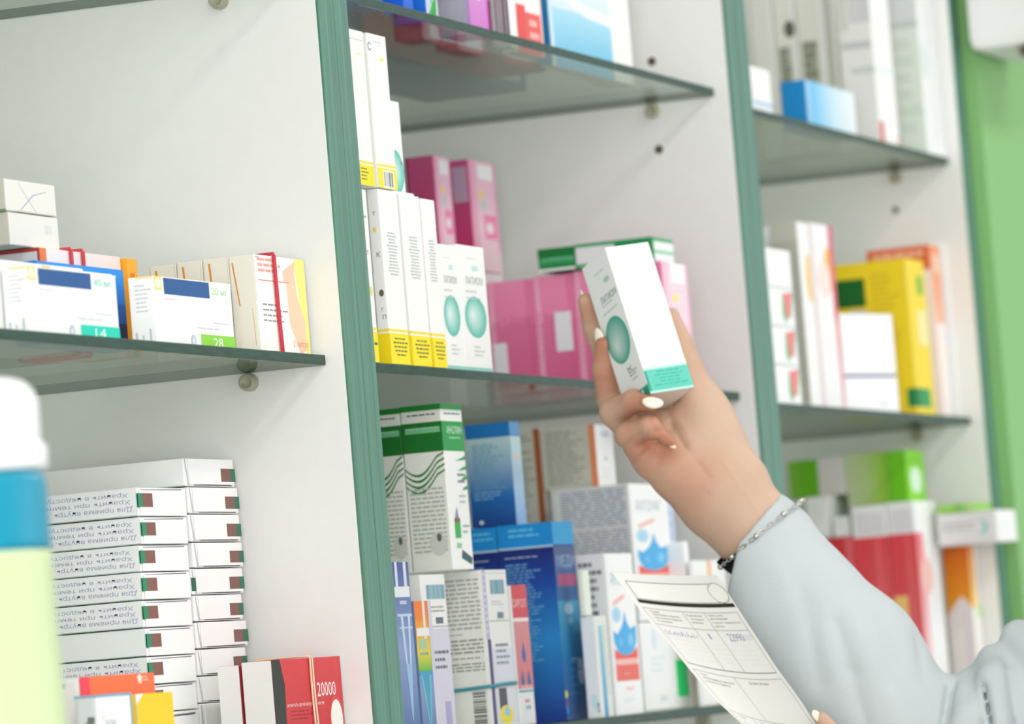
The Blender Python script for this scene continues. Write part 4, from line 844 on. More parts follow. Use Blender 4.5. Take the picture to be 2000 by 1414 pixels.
carton('tall white carton with orange fruit and a crimson right edge', max(c[0], b[1]+.0006), uY(1626, 480, .032).x, .032, .075, zF, c[2], {'*': (250, 249, 248)}, [('r', 'F', .0, 0, .06, 1, (250, 222, 224)), ('e', 'F', .72, .76, .22, .12, (250, 190, 90)), ('r', 'F', .80, .5, 1, 1, (222, 96, 120)), ('r', 'F', .84, 0, 1, .5, (240, 190, 196), (230, 110, 90)), ('e', 'F', .45, .7, .3, .1, (252, 232, 222))], gF)
d = fr((1766, 504), (1806, 560), .028)
yd, _ = sd(1626, 519, d[0])
YC = (246, 212, 20)
carton('big yellow carton with dark green label, middle shelf of the right cabinet', d[0], d[1], .028, yd, zF, d[2], {'*': YC, 'T': (250, 226, 70)},
       [('r', 'L', .0, .72, .42, .90, (0, 96, 20)), ('p', 'L', [(.18, .70), (.42, .70), (.50, .36), (.26, .36)], (214, 206, 196)), ('l', 'L', .5, .45, .9, .92, 14, (226, 192, 10), .6), ('r', 'F', .55, .78, .85, .90, (120, 186, 60)), ('r', 'F', .45, .46, .95, .68, (250, 240, 170)), ('r', 'F', .0, .06, .55, .18, (20, 160, 84)), ('r', 'F', 0, .06, .2, .18, (0, 128, 60)), ('r', 'F', 0, 0, 1, 1, (250, 222, 40))][:3]+
       [('r', 'F', 0, 0, 1, 1, (250, 222, 50)), ('r', 'F', .55, .78, .85, .90, (120, 186, 60)), ('r', 'F', .45, .46, .95, .68, (250, 240, 170)), ('r', 'F', .0, .06, .8, .18, (20, 160, 84)), ('r', 'F', 0, .06, .3, .18, (0, 128, 60)), ('r', 'L', .88, .06, 1, .18, (0, 128, 60))], gF)
f = fr((1813, 478), (1840, 560), .026)
yf_, _ = sd(1692, 492, f[0])
carton('tall carton with orange top and pale pink body right of the yellow carton', max(f[0], d[1]+.0006), f[1], .026, yf_, zF, f[2], {'*': (250, 240, 236), 'T': (240, 150, 90)}, [('r', 'L', 0, .86, 1, 1, (226, 106, 50)), ('l', 'L', .1, .88, .9, .97, 1, (250, 200, 170), .3, 'j'), ('r', 'F', 0, .55, 1, 1, (246, 190, 160), (248, 150, 96)), ('r', 'F', .3, .84, .9, .95, (250, 206, 180)), ('r', 'F', .0, 0, .15, .6, (250, 206, 190))], gF)
gx = fr((1849, 476), (1884, 520), .022)
carton('plain white carton with a green block at its foot, next to the green wall', max(gx[0], f[1]+.0006), min(gx[1], 1.482), .022, .040, zF, gx[2], {'*': (250, 251, 251), 'L': (236, 238, 238)}, [('r', 'F', .04, .02, .5, .15, (110, 214, 40)), ('r', 'F', .3, .47, .8, .49, (226, 230, 210)), ('h', 'F', 0, 0, .2, 1, (240, 242, 243), (250, 251, 251))], gF)
# two white cartons turned at an angle, purple line between
rz = math.radians(-18.7)
p = uY(1630, 800, .052)
wv, dv = .093, .026
def angled(label, z0, z1, prints):
    cx = p.x + math.cos(rz)*wv/2 - math.sin(rz)*dv/2; cy = .052 + math.sin(rz)*wv/2 + math.cos(rz)*dv/2
    return carton(label, cx-wv/2, cx+wv/2, cy-dv/2, cy+dv/2, z0, z1, {'*': (250, 250, 251)}, prints, 'white cartons turned at an angle before the yellow one', rot=rz, bevel=.0018)
zm = uY(1628, 733, .052).z; zt2 = uY(1628, 614, .052).z
angled('white carton with faint print, lower of two turned at an angle before the yellow carton', zF, zm-.0006, [('r', 'F', .06, .955, .98, 1, (96, 76, 150)), ('l', 'F', .1, .75, .3, .82, 1, (226, 226, 226), .3), ('r', 'F', .72, .2, .8, .3, (226, 226, 236))])
angled('white carton above the purple line, upper of two turned at an angle', zm, zt2, [('l', 'F', .15, .2, .5, .6, 4, (232, 236, 246), .4), ('r', 'F', .0, .85, .2, 1, (232, 232, 248)), ('l', 'F', .3, .86, .85, .93, 1, (236, 238, 246), .4)])

# ---- right cabinet, lower shelf --------------------------------------------------------
gR = 'red cartons with white top band, one behind the other'
yr = .036
r7 = fr((1783, 978), (1827, 1000), yr)
y7, _ = sd(1731, 983, r7[0]); y6, _ = sd(1661, 990, r7[0]); y5, _ = sd(1600, 1050, r7[0]); zr5 = sd(1640, 1050, r7[0])[1]
WB = (238, 234, 238)
def redpr(i):
    return [('r', 'L', 0, 0, 1, .83, (236, 110, 112), (222, 66, 74)), ('r', 'L', 0, 0, .45, .83, (228, 84, 88), (222, 62, 72)), ('r', 'L', .1, .84, .9, .96, (222, 216, 222)), ('r', 'L', .0, .36, .5, .5, (246, 196, 120)), ('r', 'L', .62, 0, .75, .83, (236, 120, 124), (230, 90, 96)),
            ('r', 'F', 0, 0, .35, .83, (250, 214, 214), (244, 120, 130)), ('r', 'F', .3, 0, 1, .83, (251, 250, 249)), ('e', 'F', .35, .6, .25, .1, (250, 200, 190))]
carton('red carton with white top band and white front, front of the row behind the sleeve', r7[0], r7[1], yr, y7, zH, r7[2], {'*': WB, 'F': (251, 251, 250)}, redpr(0), gR)
carton('red carton with white top band, second of the row behind the sleeve', r7[0], r7[1], y7+.0006, y6, zH, r7[2]-.0005, {'*': WB}, redpr(1), gR)
carton('short dark red carton at the rear of the row behind the cuff', r7[0], r7[1], y6+.0006, y5+.006, zH, zr5, {'*': (206, 50, 52)}, [('r', 'L', .0, 0, .3, 1, (206, 50, 50)), ('r', 'L', .8, 0, 1, 1, (226, 96, 104))], gR)
for lb, xa_, xb_, yt_ in (('small white carton standing on the short red one, right of its taller neighbour', 1657, 1624, 1004), ('small white carton standing on the short red one, next to the cuff', 1617, 1571, 966)):
    ya_, _ = sd(xa_, yt_+20, r7[0]); yb_, zb_ = sd(xb_, yt_+6, r7[0]); ya_ = max(ya_, y6+.001); zr3 = zb_
    carton(lb, r7[0]+.002, r7[1]-.004, ya_, yb_, zr5+.0005, zb_, {'*': (246, 244, 243), 'L': (240, 238, 238)}, [('l', 'L', .2, .3, .8, .8, 3, (226, 224, 226), .4)], gF+' below')
yl0 = yr+.010
l0 = fr((1766, 879), (1803, 900), yl0)
yl1, _ = sd(1650, 890, l0[0]); yl2_, _ = sd(1538, 903, l0[0]); zl = r7[2]+.0006; zl3 = zr3+.0006
LIME = (96, 176, 0)
carton('lime green carton with white spot on its front, above the red cartons', l0[0], l0[1], yl0, yl1, zl, l0[2], {'*': (104, 190, 6), 'T': (150, 214, 60)}, [('h', 'L', 0, 0, .55, 1, (196, 206, 166), (150, 190, 70)), ('h', 'L', .55, 0, .75, 1, (150, 190, 70), LIME), ('l', 'L', .05, .1, .5, .9, 7, (176, 190, 140), .5), ('r', 'F', 0, 0, 1, 1, (134, 220, 20)), ('e', 'F', .5, .42, .3, .26, (226, 248, 226))], 'lime green cartons above the red row')
carton('lime green carton with white end, behind the one with the white spot', l0[0], l0[1], max(yl1, y6)+.0006, yl2_, max(zl3, zl), l0[2]-.0006, {'*': (92, 160, 0)}, [('h', 'L', 0, 0, .3, 1, (130, 186, 60), LIME), ('r', 'L', .3, 0, .52, 1, LIME), ('r', 'L', .52, 0, 1, 1, (214, 208, 204))], 'lime green cartons above the red row')
o8 = fr((1889, 1066), (1910, 1100), .018)
yo8, _ = sd(1840, 1071, o8[0])
carton('orange carton fading to yellow above a white arch, next to the green wall', o8[0], min(o8[1], 1.482), .018, yo8, zH, o8[2], {'*': (250, 246, 240), 'L': (240, 232, 226)},
       [('r', 'L', 0, .50, 1, 1, (240, 160, 0), (240, 112, 6)), ('p', 'L', [(0, .50), (.3, .58), (.6, .64), (.9, .58), (1, .52), (1, .4), (0, .4)], (236, 226, 222)), ('r', 'L', .6, .0, 1, .55, (226, 216, 220)), ('r', 'F', 0, .55, .7, 1, (252, 220, 130), (250, 160, 96)), ('e', 'F', .8, .52, .2, .05, (190, 240, 150))], gF+' below')
x1s = 1.476
ys0 = uX(1984, 1012, x1s).y
x0s = uY(1945, 1010, ys0).x
ys1, _ = sd(1834, 1020, x0s)
zs0 = o8[2]+.0006; zs1 = zs0+.0262
carton('white flat carton with teal arrow mark sticking out over the shelf edge', x0s, x1s, ys0, max(ys1, .03), zs0, zs1, {'*': (248, 248, 246), 'L': (226, 224, 224)}, [('l', 'L', .08, .38, .62, .68, 2, (186, 182, 186), .5, 'j'), ('p', 'L', [(.70, .75), (.78, .72), (.86, .5), (.80, .32), (.72, .26), (.70, .3), (.76, .36), (.80, .5), (.75, .66)], (110, 206, 196))], gF+' below')
yg0, _ = sd(1902, 990, x0s)
carton('thin green carton lying on the white one with the teal mark', x0s, x1s-.006, yg0, max(ys1, .03)-.001, zs1+.0005, zs1+.0075, {'*': (150, 206, 90)}, [('h', 'L', .5, 0, 1, 1, (110, 180, 50), (190, 230, 150))], gF+' below')

# ---- white dispenser on the green wall ---------------------------------------------------
dz = uY(1975, 92, -.05); 
d = empty('wall_dispenser', (dz.x+.07, -.0125, dz.z)); tag(d, 'white wall dispenser with dark nozzle on the green wall, top right corner', 'dispenser')
b = box_obj('housing', (dz.x, -.095, dz.z), (dz.x+.14, -.0125, dz.z+.26), 'white_paint', d, .012)
b = box_obj('nozzle', (dz.x+.002, -.085, dz.z-.008), (dz.x+.03, -.055, dz.z+.001), 'hole_dark', d, .004)

# ---- foreground bottle on a display block -------------------------------------------------
bd = 2.17
def lathe(prof, seg=64, col=None):
    bm = bmesh.new(); cl = bm.loops.layers.float_color.new('Col'); rings = []
    for r, z in prof: rings.append([bm.verts.new((r*math.cos(2*math.pi*j/seg), r*math.sin(2*math.pi*j/seg), z)) for j in range(seg)])
    for A, B in zip(rings, rings[1:]):
        for j in range(seg): bm.faces.new((A[j], A[(j+1) % seg], B[(j+1) % seg], B[j]))
    bm.faces.new(rings[0][::-1]); bm.faces.new(rings[-1])
    if col:
        for f in bm.faces:
            c = col(f.calc_center_median())
            for l in f.loops: l[cl] = lin(c)+(1,)
    return bm
pb = uD(94, 990, bd)                     # right edge of the bottle's shoulder
RB = .034
bx = pb - RGT*RB
zb0 = 1.2405
def zz(y): return uD(60, y, bd).z-zb0
bt = empty('lotion_bottle', (bx.x, bx.y, zb0)); tag(bt, 'blurred plastic bottle with white cap, teal shoulder and pale green label in the left foreground', 'bottle')
z1, z2, z3 = zz(1076), zz(918), zz(735)
prof = [(.028, 0), (.0325, .002), (RB, .006), (RB+.0015, .03), (RB, z1*.8), (RB, z1-.004), (RB, z1)]
bm = lathe(prof, 64, lambda c: (206, 224, 172)); o = link('pale_label', bm_mesh('pale_label', bm, ['glossy_plastic'], True), bt)
bm = lathe([(RB, z1), (RB, z1+.004), (RB, z2-.006), (RB-.001, z2-.002), (RB-.003, z2)], 64, lambda c: (10, 146, 176)); link('bottle_shoulder', bm_mesh('bottle_shoulder', bm, ['glossy_plastic'], True), bt)
rc = RB+.0012
bm = lathe([(rc-.002, z2), (rc, z2+.0015), (rc, z2+.0095), (rc-.0018, z2+.0115), (rc-.0028, z2+.0125), (rc-.0022, z2+.0135), (rc-.0022, z3-.010), (rc-.004, z3-.005), (rc-.0075, z3-.0015), (rc-.012, z3), (.004, z3)], 64, lambda c: (250, 252, 251)); link('cap', bm_mesh('cap', bm, ['glossy_plastic'], True), bt)
# round darker mark on the label, lying on its surface
bm = bmesh.new(); cl = bm.loops.layers.float_color.new('Col')
cdir = Vector((bx.x-CAM.x, bx.y-CAM.y, 0)).normalized()*-1
a0 = math.atan2(cdir.y, cdir.x)
cz = zz(1222); pts = []
n = 24; cen = None
def onb(ang, z): return Vector(((RB+.0017)*math.cos(ang), (RB+.0017)*math.sin(ang), z))
offa = math.asin(max(-.95, min(.95, (-62/FPX*bd - (bx-CAM-FWD*bd).dot(RGT) + (-1000/FPX*bd) )/RB)))*0 + .0
ctr = -.22
vs = [bm.verts.new(onb(a0+ctr+ .42*math.cos(2*math.pi*i/n), cz+.015*math.sin(2*math.pi*i/n))) for i in range(n)]
c0 = bm.verts.new(onb(a0+ctr, cz))
for i in range(n): bm.faces.new((c0, vs[i], vs[(i+1) % n]))
bmesh.ops.subdivide_edges(bm, edges=list(bm.edges), cuts=2, use_grid_fill=True)
for v in bm.verts:
    q = Vector((v.co.x, v.co.y)); s = (RB+.0017)/max(q.length, 1e-6); v.co.x *= s; v.co.y *= s
cl = bm.loops.layers.float_color.get('Col')
for f_ in bm.faces:
    for l_ in f_.loops: l_[cl] = lin((176, 214, 130))+(1,)
link('green_mark', bm_mesh('green_mark', bm, ['glossy_plastic'], True), bt)['label'] = 'round darker green mark'
ds = box_obj('display_block', (bx.x-.30, bx.y-.10, 0), (bx.x+.12, bx.y+.10, 1.24), 'white_paint', None, .004)
tag(ds, 'white display block carrying the foreground bottle, below the picture', 'display stand')
# ---- the person: right arm reaching in, hand around a carton ------------------------------
ZC0 = 3.30; PPM = FPX/ZC0
def H(x, y, z): return uD(x, y, ZC0-z/PPM)
def cone(P, a, b, ra, rb, kz=1.0, reach=70):
    """distance to a tapered capsule, only evaluated near it (far cells stay at a large value)"""
    a = np.array(a, float); b = np.array(b, float); d = b-a
    r = max(ra, rb)+reach; out = np.full((P[0].size, P[1].size, P[2].size), 400., np.float32); idx = []
    for k in range(3):
        m = r/(kz if k == 2 else 1)
        w = np.where((P[k].ravel() >= min(a[k], b[k])-m) & (P[k].ravel() <= max(a[k], b[k])+m))[0]
        if not len(w): return out
        idx.append(slice(w[0], w[-1]+1))
    d2 = d*np.array([1, 1, kz]); L = max((d2*d2).sum(), 1e-9)
    q = [P[0][idx[0], :, :]-a[0], P[1][:, idx[1], :]-a[1], (P[2][:, :, idx[2]]-a[2])*kz]
    t = np.clip((q[0]*d2[0]+q[1]*d2[1]+q[2]*d2[2])/L, 0, 1)
    out[tuple(idx)] = np.sqrt((q[0]-t*d2[0])**2+(q[1]-t*d2[1])**2+(q[2]-t*d2[2])**2)-(ra+t*(rb-ra))
    return out
def smin(a, b, k):
    h = np.maximum(k-np.abs(a-b), 0)/k; return np.minimum(a, b)-h*h*k/4
def smax(a, b, k): return -smin(-a, -b, k)
def chain(P, pts, k=8, kz=1.0):
    d = None
    for p, q in zip(pts, pts[1:]):
        c = cone(P, p[:3], q[:3], p[3], q[3], kz); d = c if d is None else smin(d, c, k)
    return d
def nets(F, axes):
    """surface nets on a scalar field sampled on a regular grid"""
    s = F < 0; nx, ny, nz = F.shape
    acc = np.zeros((nx-1, ny-1, nz-1, 3)); cnt = np.zeros((nx-1, ny-1, nz-1))
    def sl(o, ax):
        return tuple(slice(o[i], (nx, ny, nz)[i]-1+o[i]) for i in range(3))
    for ax in range(3):
        o1, o2 = [i for i in range(3) if i != ax]
        for u in (0, 1):
            for v in (0, 1):
                a = [0, 0, 0]; a[o1] = u; a[o2] = v; b = list(a); b[ax] = 1
                fa = F[sl(a, ax)]; fb = F[sl(b, ax)]; m = (fa < 0) != (fb < 0)
                t = np.where(m, fa/np.where(m, fa-fb, 1), 0)
                acc[..., ax] += t*m; acc[..., o1] += u*m; acc[..., o2] += v*m; cnt += m
    mask = cnt > 0; idx = -np.ones(mask.shape, int); idx[mask] = np.arange(mask.sum())
    ijk = np.argwhere(mask); V = ijk+acc[mask]/cnt[mask][:, None]
    V = np.stack([np.interp(V[:, k], np.arange(len(axes[k])), axes[k]) for k in range(3)], 1)
    faces = []
    for ax in range(3):
        o1, o2 = [(1, 2), (2, 0), (0, 1)][ax]
        A = [slice(1, -1)]*3; A[ax] = slice(0, -1); B = list(A); B[ax] = slice(1, None)
        sa = s[tuple(A)]; sb = s[tuple(B)]
        for inside in (True, False):
            m = (sa & ~sb) if inside else (~sa & sb)
            p = np.argwhere(m)
            for k in range(3):
                if k != ax: p[:, k] += 1
            q = []
            for du, dv in ((-1, -1), (0, -1), (0, 0), (-1, 0)):
                r = p.copy(); r[:, o1] += du; r[:, o2] += dv; q.append(idx[r[:, 0], r[:, 1], r[:, 2]])
            q = np.stack(q, 1); faces.append(q if inside else q[:, ::-1])
    return V, np.concatenate(faces)
def field(spec, fn):
    """spec per axis: [start, (end, step), (end, step)...]"""
    axes = []
    for sp in spec:
        v = [sp[0]]
        for e, st in sp[1:]:
            while v[-1] < e: v.append(v[-1]+st)
        axes.append(np.array(v, np.float32))
    P = [axes[0].reshape(-1, 1, 1), axes[1].reshape(1, -1, 1), axes[2].reshape(1, 1, -1)]
    return nets(fn(P), axes)
def to_world(V):
    dist = ZC0-V[:, 2]/PPM
    R, U, Fv, C = [np.array(v) for v in (RGT, UPV, FWD, CAM)]
    return C+(Fv+R*((V[:, :1]-1000)/FPX)-U*((V[:, 1:2]-707)/FPX))*dist[:, None]
def sdf_mesh(name, parts, mat, colour, origin, smooth=2):
    """parts: list of (V px, faces); colour(Vpx)->Nx3 srgb"""
    vs, fs, cs, n = [], [], [], 0
    for V, Fc in parts:
        for _ in range(smooth):              # light Laplacian smoothing
            nb = np.zeros_like(V); c = np.zeros(len(V))
            for i in range(4):
                a, b = Fc[:, i], Fc[:, (i+1) % 4]
                np.add.at(nb, a, V[b]); np.add.at(c, a, 1); np.add.at(nb, b, V[a]); np.add.at(c, b, 1)
            V = V*.5+.5*nb/np.maximum(c, 1)[:, None]
        vs.append(to_world(V)-np.array(origin)); fs.append(Fc+n); cs.append(colour(V)); n += len(V)
    V = np.concatenate(vs); Fc = np.concatenate(fs); Cc = np.concatenate(cs)/255.0
    Cl = np.where(Cc <= .04045, Cc/12.92, ((Cc+.055)/1.055)**2.4)
    me = bpy.data.meshes.new(name); me.from_pydata(V.tolist(), [], Fc.tolist())
    at = me.color_attributes.new('Col', 'FLOAT_COLOR', 'POINT')
    at.data.foreach_set('color', np.concatenate([Cl, np.ones((len(Cl), 1))], 1).ravel())
    bm = bmesh.new(); bm.from_mesh(me); bmesh.ops.recalc_face_normals(bm, faces=bm.faces); bm.to_mesh(me); bm.free()
    me.materials.append(MATS[mat])
    for p in me.polygons: p.use_smooth = True
    return me

attr_mat('skin', .52, bump=.10, bscale=500, spec=.35, sss=.12)
attr_mat('hair', .5, bump=.3, bscale=260, spec=.3)
attr_mat('nail_varnish', .22, spec=.5, coat=.5)
attr_mat('coat_cotton', .85, bump=.25, bscale=1400, spec=.15)

OZ = -42                                     # hand chains were measured from the carton's upper near corner
def S(*pts): return [(p[0], p[1], p[2]+OZ, p[3]) for p in pts]
PALM = [S((1552, 1104, 6, 74), (1470, 1030, -5, 82), (1415, 972, -10, 82)),
        S((1415, 972, -12, 80), (1345, 893, -20, 62), (1290, 850, -45, 40)),
        S((1385, 968, 8, 62), (1322, 925, 16, 52), (1268, 893, 12, 33)),
        S((1272, 838, -58, 34), (1330, 838, -46, 42), (1386, 832, -50, 44)),
        S((1420, 935, -14, 72), (1396, 858, -22, 56), (1374, 798, -34, 45))]
THUMB = S((1378, 805, -34, 43), (1345, 722, -46, 29), (1332, 678, -56, 24), (1310, 618, -84, 18))
INDEX = S((1282, 800, -88, 32), (1188, 705, -150, 25), (1160, 640, -128, 21), (1144, 588, -104, 16))
MIDDLE = S((1268, 832, -62, 32), (1192, 782, -82, 25), (1179, 722, -66, 22.5), (1181, 672, -50, 19))
RING = S((1262, 866, -30, 32), (1198, 806, -4, 27), (1238, 783, 44, 23), (1272, 788, 84, 16))
PINKY = S((1272, 902, 10, 34), (1226, 850, 44, 25), (1268, 834, 78, 22), (1308, 862, 70, 13))
CREASES = [([(1300, 792), (1312, 832), (1336, 872)], 20, 8), ([(1336, 872), (1364, 906), (1384, 932)], 16, 3.5), ([(1211, 880), (1250, 846)], 8, 4), ([(1239, 905), (1284, 860)], 8, 5.5), ([(1352, 996), (1384, 964), (1440, 924)], 9, 2),
           ([(1414, 904), (1486, 1004)], 10, -2.2), ([(1442, 896), (1516, 986)], 9, -1.6), ([(1243, 804), (1250, 762)], 6, 2.5), ([(1260, 858), (1272, 812)], 6, 2.5), ([(1158, 726), (1204, 722)], 6, 2.5), ([(1160, 776), (1206, 768)], 6, 2.5), ([(1280, 842), (1330, 838)], 10, 3)]
_cv = [np.array(v) for v in ((86, -12.5, -47.2), (-44.5, 40.5, -91.8), (87.5, 286, 83.7))]
CC = np.array([1181.5, 483.3, -42])+sum(_cv)/2
CH = [v/np.linalg.norm(v) for v in _cv]; CS = [np.linalg.norm(v)/2 for v in _cv]
def hand(P):
    d = None
    for c in PALM:
        q = chain(P, c, 14, 1.22); d = q if d is None else smin(d, q, 34)
    d = smin(d, chain(P, THUMB, 10), 22)
    for f in (INDEX, MIDDLE, RING, PINKY):
        q = chain(P, f, 7)
        root = cone(P, f[0][:3], np.array(f[0][:3])+np.array([.01, 0, 0]), f[0][3], f[0][3])
        far = smin(d, q, 3.5); near = smin(d, q, 22)
        w = np.clip(-root/26+.6, 0, 1)       # blend softly only around the knuckle root
        d = far*(1-w)+near*w
    # folds of the palm, finger joints and wrist on the side that faces the palm; tendons as slight ridges
    front = np.clip((P[2]+105)/40, 0, 1)
    for pts, w_, dep in CREASES:
        for a, b in zip(pts, pts[1:]):
            c = cone([P[0], P[1], np.zeros((1, 1, 1), np.float32)], (a[0], a[1], 0), (b[0], b[1], 0), .01, .01, reach=w_+4)
            d = d+np.maximum(0, 1-c/w_)**2*dep*front
    # skin stops at the faces of the carton
    e = [(P[0]-CC[0])*h[0]+(P[1]-CC[1])*h[1]+(P[2]-CC[2])*h[2] for h in CH]
    q = [np.abs(e[k])-CS[k]-1.2 for k in range(3)]
    bx_ = np.sqrt(np.maximum(q[0], 0)**2+np.maximum(q[1], 0)**2+np.maximum(q[2], 0)**2)+np.minimum(np.maximum(np.maximum(q[0], q[1]), q[2]), 0)
    d = smax(d, -bx_, 2)
    # the arm runs on inside the sleeve, over shoulder and chest, to the other arm
    for c in ([(1545, 1104, -38, 70), (1630, 1245, -34, 72), (1765, 1450, -20, 72), (2230, 1340, -40, 84), (2410, 1400, 170, 120), (2440, 1700, 170, 150)], [(2410, 1400, 170, 120), (2430, 1350, 400, 84), (2330, 1860, 370, 66), (1990, 1780, 200, 60)], [(2405, 1300, 170, 150), (2435, 1020, 170, 128)]):
        d = smin(d, chain(P, c, 10), 20)
    # head turned towards the shelf, out of the picture to the right
    d = smin(d, chain(P, [(2500, 650, 170, 262), (2440, 730, 170, 250)], 20, 1.18), 30)
    d = smin(d, chain(P, [(2360, 850, 170, 170), (2290, 930, 170, 92)], 20, 1.25), 40)
    d = smin(d, chain(P, [(2205, 720, 170, 24), (2172, 815, 170, 30)], 10), 22)
    for sz in (-1, 1):
        d = smin(d, chain(P, [(2470, 690, 170+sz*205, 26), (2460, 790, 170+sz*200, 20)], 8), 14)
        d = d+np.maximum(0, 1-np.maximum(cone(P, (2208, 872, 120), (2208, 872, 220), 2, 2), 0)/16)**2*8*.5 if sz > 0 else d
        d = d+np.maximum(0, 1-np.maximum(cone(P, (2212, 730, 170+sz*95), (2212, 730, 170+sz*96), 20, 20), 0)/40)**2*18
    return smin(d, hand2(P), 6)
LTHUMB = [(1604, 1404, 266, 15), (1640, 1446, 274, 20), (1700, 1515, 258, 27)]
LHAND = [[(1700, 1515, 240, 30), (1790, 1600, 215, 60), (1860, 1660, 210, 62)], [(1860, 1660, 210, 60), (1990, 1780, 200, 72)]]
LFING = [[(1548, 1470, 206, 14), (1610, 1490, 200, 18), (1720, 1560, 200, 26)], [(1570, 1505, 206, 14), (1630, 1528, 200, 18), (1740, 1590, 200, 26)], [(1596, 1540, 206, 14), (1655, 1562, 200, 18), (1752, 1618, 200, 26)], [(1632, 1578, 206, 12), (1686, 1600, 200, 15), (1770, 1645, 200, 24)]]
def hand2(P):
    d = None
    for c in LHAND:
        q = chain(P, c, 12, 1.2); d = q if d is None else smin(d, q, 26)
    d = smin(d, chain(P, LTHUMB, 8), 16)
    for f in LFING: d = smin(d, chain(P, f, 6), 7)
    return d
def skin_col(V):
    base = np.tile(np.array([[198., 163., 139.]]), (len(V), 1))
    pink = np.array([[184., 112., 88.]]); pale = np.array([[216., 187., 164.]])
    def w(c, r): return np.clip(1-np.sqrt(((V-np.array([c[0], c[1], c[2]+OZ]))**2).sum(1))/r, 0, 1)[:, None]**.8
    for c, r, s in (((1172, 664, -42), 48, .9), ((1270, 785, 84), 55, .8), ((1300, 858, 76), 60, .85), ((1236, 800, 50), 50, .4), ((1235, 850, 60), 55, .4), ((1182, 735, -50), 70, .6), ((1152, 600, -110), 40, .5), ((1380, 915, 50), 80, .32), ((1290, 905, 40), 80, .25), ((1345, 962, 30), 70, .25), ((1262, 880, 40), 50, .5)):
        k = w(c, r)*s; base = base*(1-k)+pink*k
    for c, r, s in (((1430, 860, 20), 120, .6), ((1500, 1000, 40), 140, .6), ((1380, 800, 0), 90, .5)):  # lit right side of hand and wrist painted paler in the skin colour
        k = w(c, r)*s; base = base*(1-k)+pale*k
    return base
po = H(1560, 1112, 0)
# ---- paper: surface P(u,v), u left to right, v top to bottom
LE = [(1195.5, 1117.5), (1244, 1184), (1270, 1215), (1304, 1253), (1333, 1290), (1342, 1302), (1378, 1345), (1410, 1379), (1470, 1432)]
LV = [0, .224, .335, .47, .60, .64, .79, .93, 1.1]
RE = [(1400, 1123), (1433, 1175), (1465.5, 1225), (1523, 1313), (1555.6, 1355.5), (1591, 1410.6), (1626, 1462), (1654, 1504)]
RV = [0, .16, .32, .60, .74, .92, 1.06, 1.18]
VM = 1.1
def pinterp(v, vs, ps, k): return float(np.interp(v, vs, [p[k] for p in ps]))
def smoothi(v, vs, ps, k): return sum(pinterp(min(max(v+d, 0), 1.1), vs, ps, k) for d in (-.06, -.03, 0, .03, .06))/5 if .06 < v < 1.04 else pinterp(v, vs, ps, k)
def paper(u, v, off=0):
    L = (smoothi(v, LV, LE, 0), smoothi(v, LV, LE, 1)); Rr_ = (smoothi(v, RV, RE, 0), smoothi(v, RV, RE, 1))
    sag = (6+16*v)*4*u*(1-u)*.6
    x = L[0]+(Rr_[0]-L[0])*u; y = L[1]+(Rr_[1]-L[1])*u+sag
    z = 150+60*v+40*u-14*4*u*(1-u)+off
    return H(x, y, z)
def body_mesh():
    parts = [field(([1110, (1625, 3), (2820, 14)], [340, (536, 14), (1175, 3), (1370, 10), (1420, 5), (2040, 11)], [-260, (150, 4), (300, 6), (560, 13)]), hand)]
    return sdf_mesh('person', parts, 'skin', skin_col, po, 2)

person = link('person', body_mesh(), None, po)
tag(person, "person's raised hand and wrist in a white coat sleeve, gripping the teal-oval carton", 'person')

# fingernails
def nail(c, axis, nrm, ln, wd, th=4, col=(244, 236, 218), label=None):
    bm = bmesh.new(); bmesh.ops.create_uvsphere(bm, u_segments=20, v_segments=12, radius=1)
    ax = Vector(axis).normalized(); n = Vector(nrm); n = (n-ax*n.dot(ax)).normalized(); sd_ = ax.cross(n)
    for v in bm.verts:
        a, b, h = v.co.x, v.co.y, v.co.z
        q = Vector(c)+Vector((0, 0, OZ))+ax*(a*ln/2)+sd_*(b*wd/2)+n*(h*th/2-b*b*wd*.16-a*a*1.2)
        v.co = H(q.x, q.y, q.z)-po
    colour_all(bm, col)
    return link('fingernail', bm_mesh('fingernail', bm, ['nail_varnish'], True), person)
nail((1167, 660, -46), (-.12, -1, .1), (-.75, -.1, .62), 40, 28, 5)
nail((1137, 582, -108), (-.25, -1, .2), (-.92, .1, .2), 34, 22, 5)
nail((1275, 785, 101), (1, .13, .05), (-.05, -.45, .9), 42, 25, 5)
nail((1312, 867, 74), (.75, .6, -.1), (.5, -.5, .6), 24, 15, 4, (236, 214, 180))
nail((1598, 1398, 318), (-.7, -.7, .1), (.4, -.4, .8), 30, 20, 4, (244, 226, 204))

# hair, eyes, trousers and shoes of the person (beyond the right edge of the picture)
def hair(P):
    d = smin(chain(P, [(2540, 630, 170, 272), (2520, 770, 170, 240)], 20, 1.12), chain(P, [(2740, 690, 170, 100), (2760, 770, 170, 90)], 20), 30)
    return smax(smax(d, (2330-P[0])*.9+(P[1]-550)*.5, 10), P[1]-970, 10)
link('hair', sdf_mesh('hair', [field(([2230, (2900, 14)], [330, (1030, 14)], [-120, (460, 14)]), hair)], 'hair', lambda V: np.tile(np.array([[92., 62., 42.]]), (len(V), 1)), po, 2), person)
for sz in (-1, 1):
    ec = H(2256, 730, 170+sz*90); par = person; at_ = po
    for nm, cc_, rad, c in (('eye', ec, .0112, (238, 236, 232)), ('iris', ec+(H(2232, 730, 170+sz*88)-ec)*.88, .0056, (70, 52, 40))):
        bm = bmesh.new(); bmesh.ops.create_uvsphere(bm, u_segments=16, v_segments=10, radius=rad); colour_all(bm, c)
        par = link(nm, bm_mesh(nm, bm, ['nail_varnish'], True), par, cc_-at_); at_ = cc_
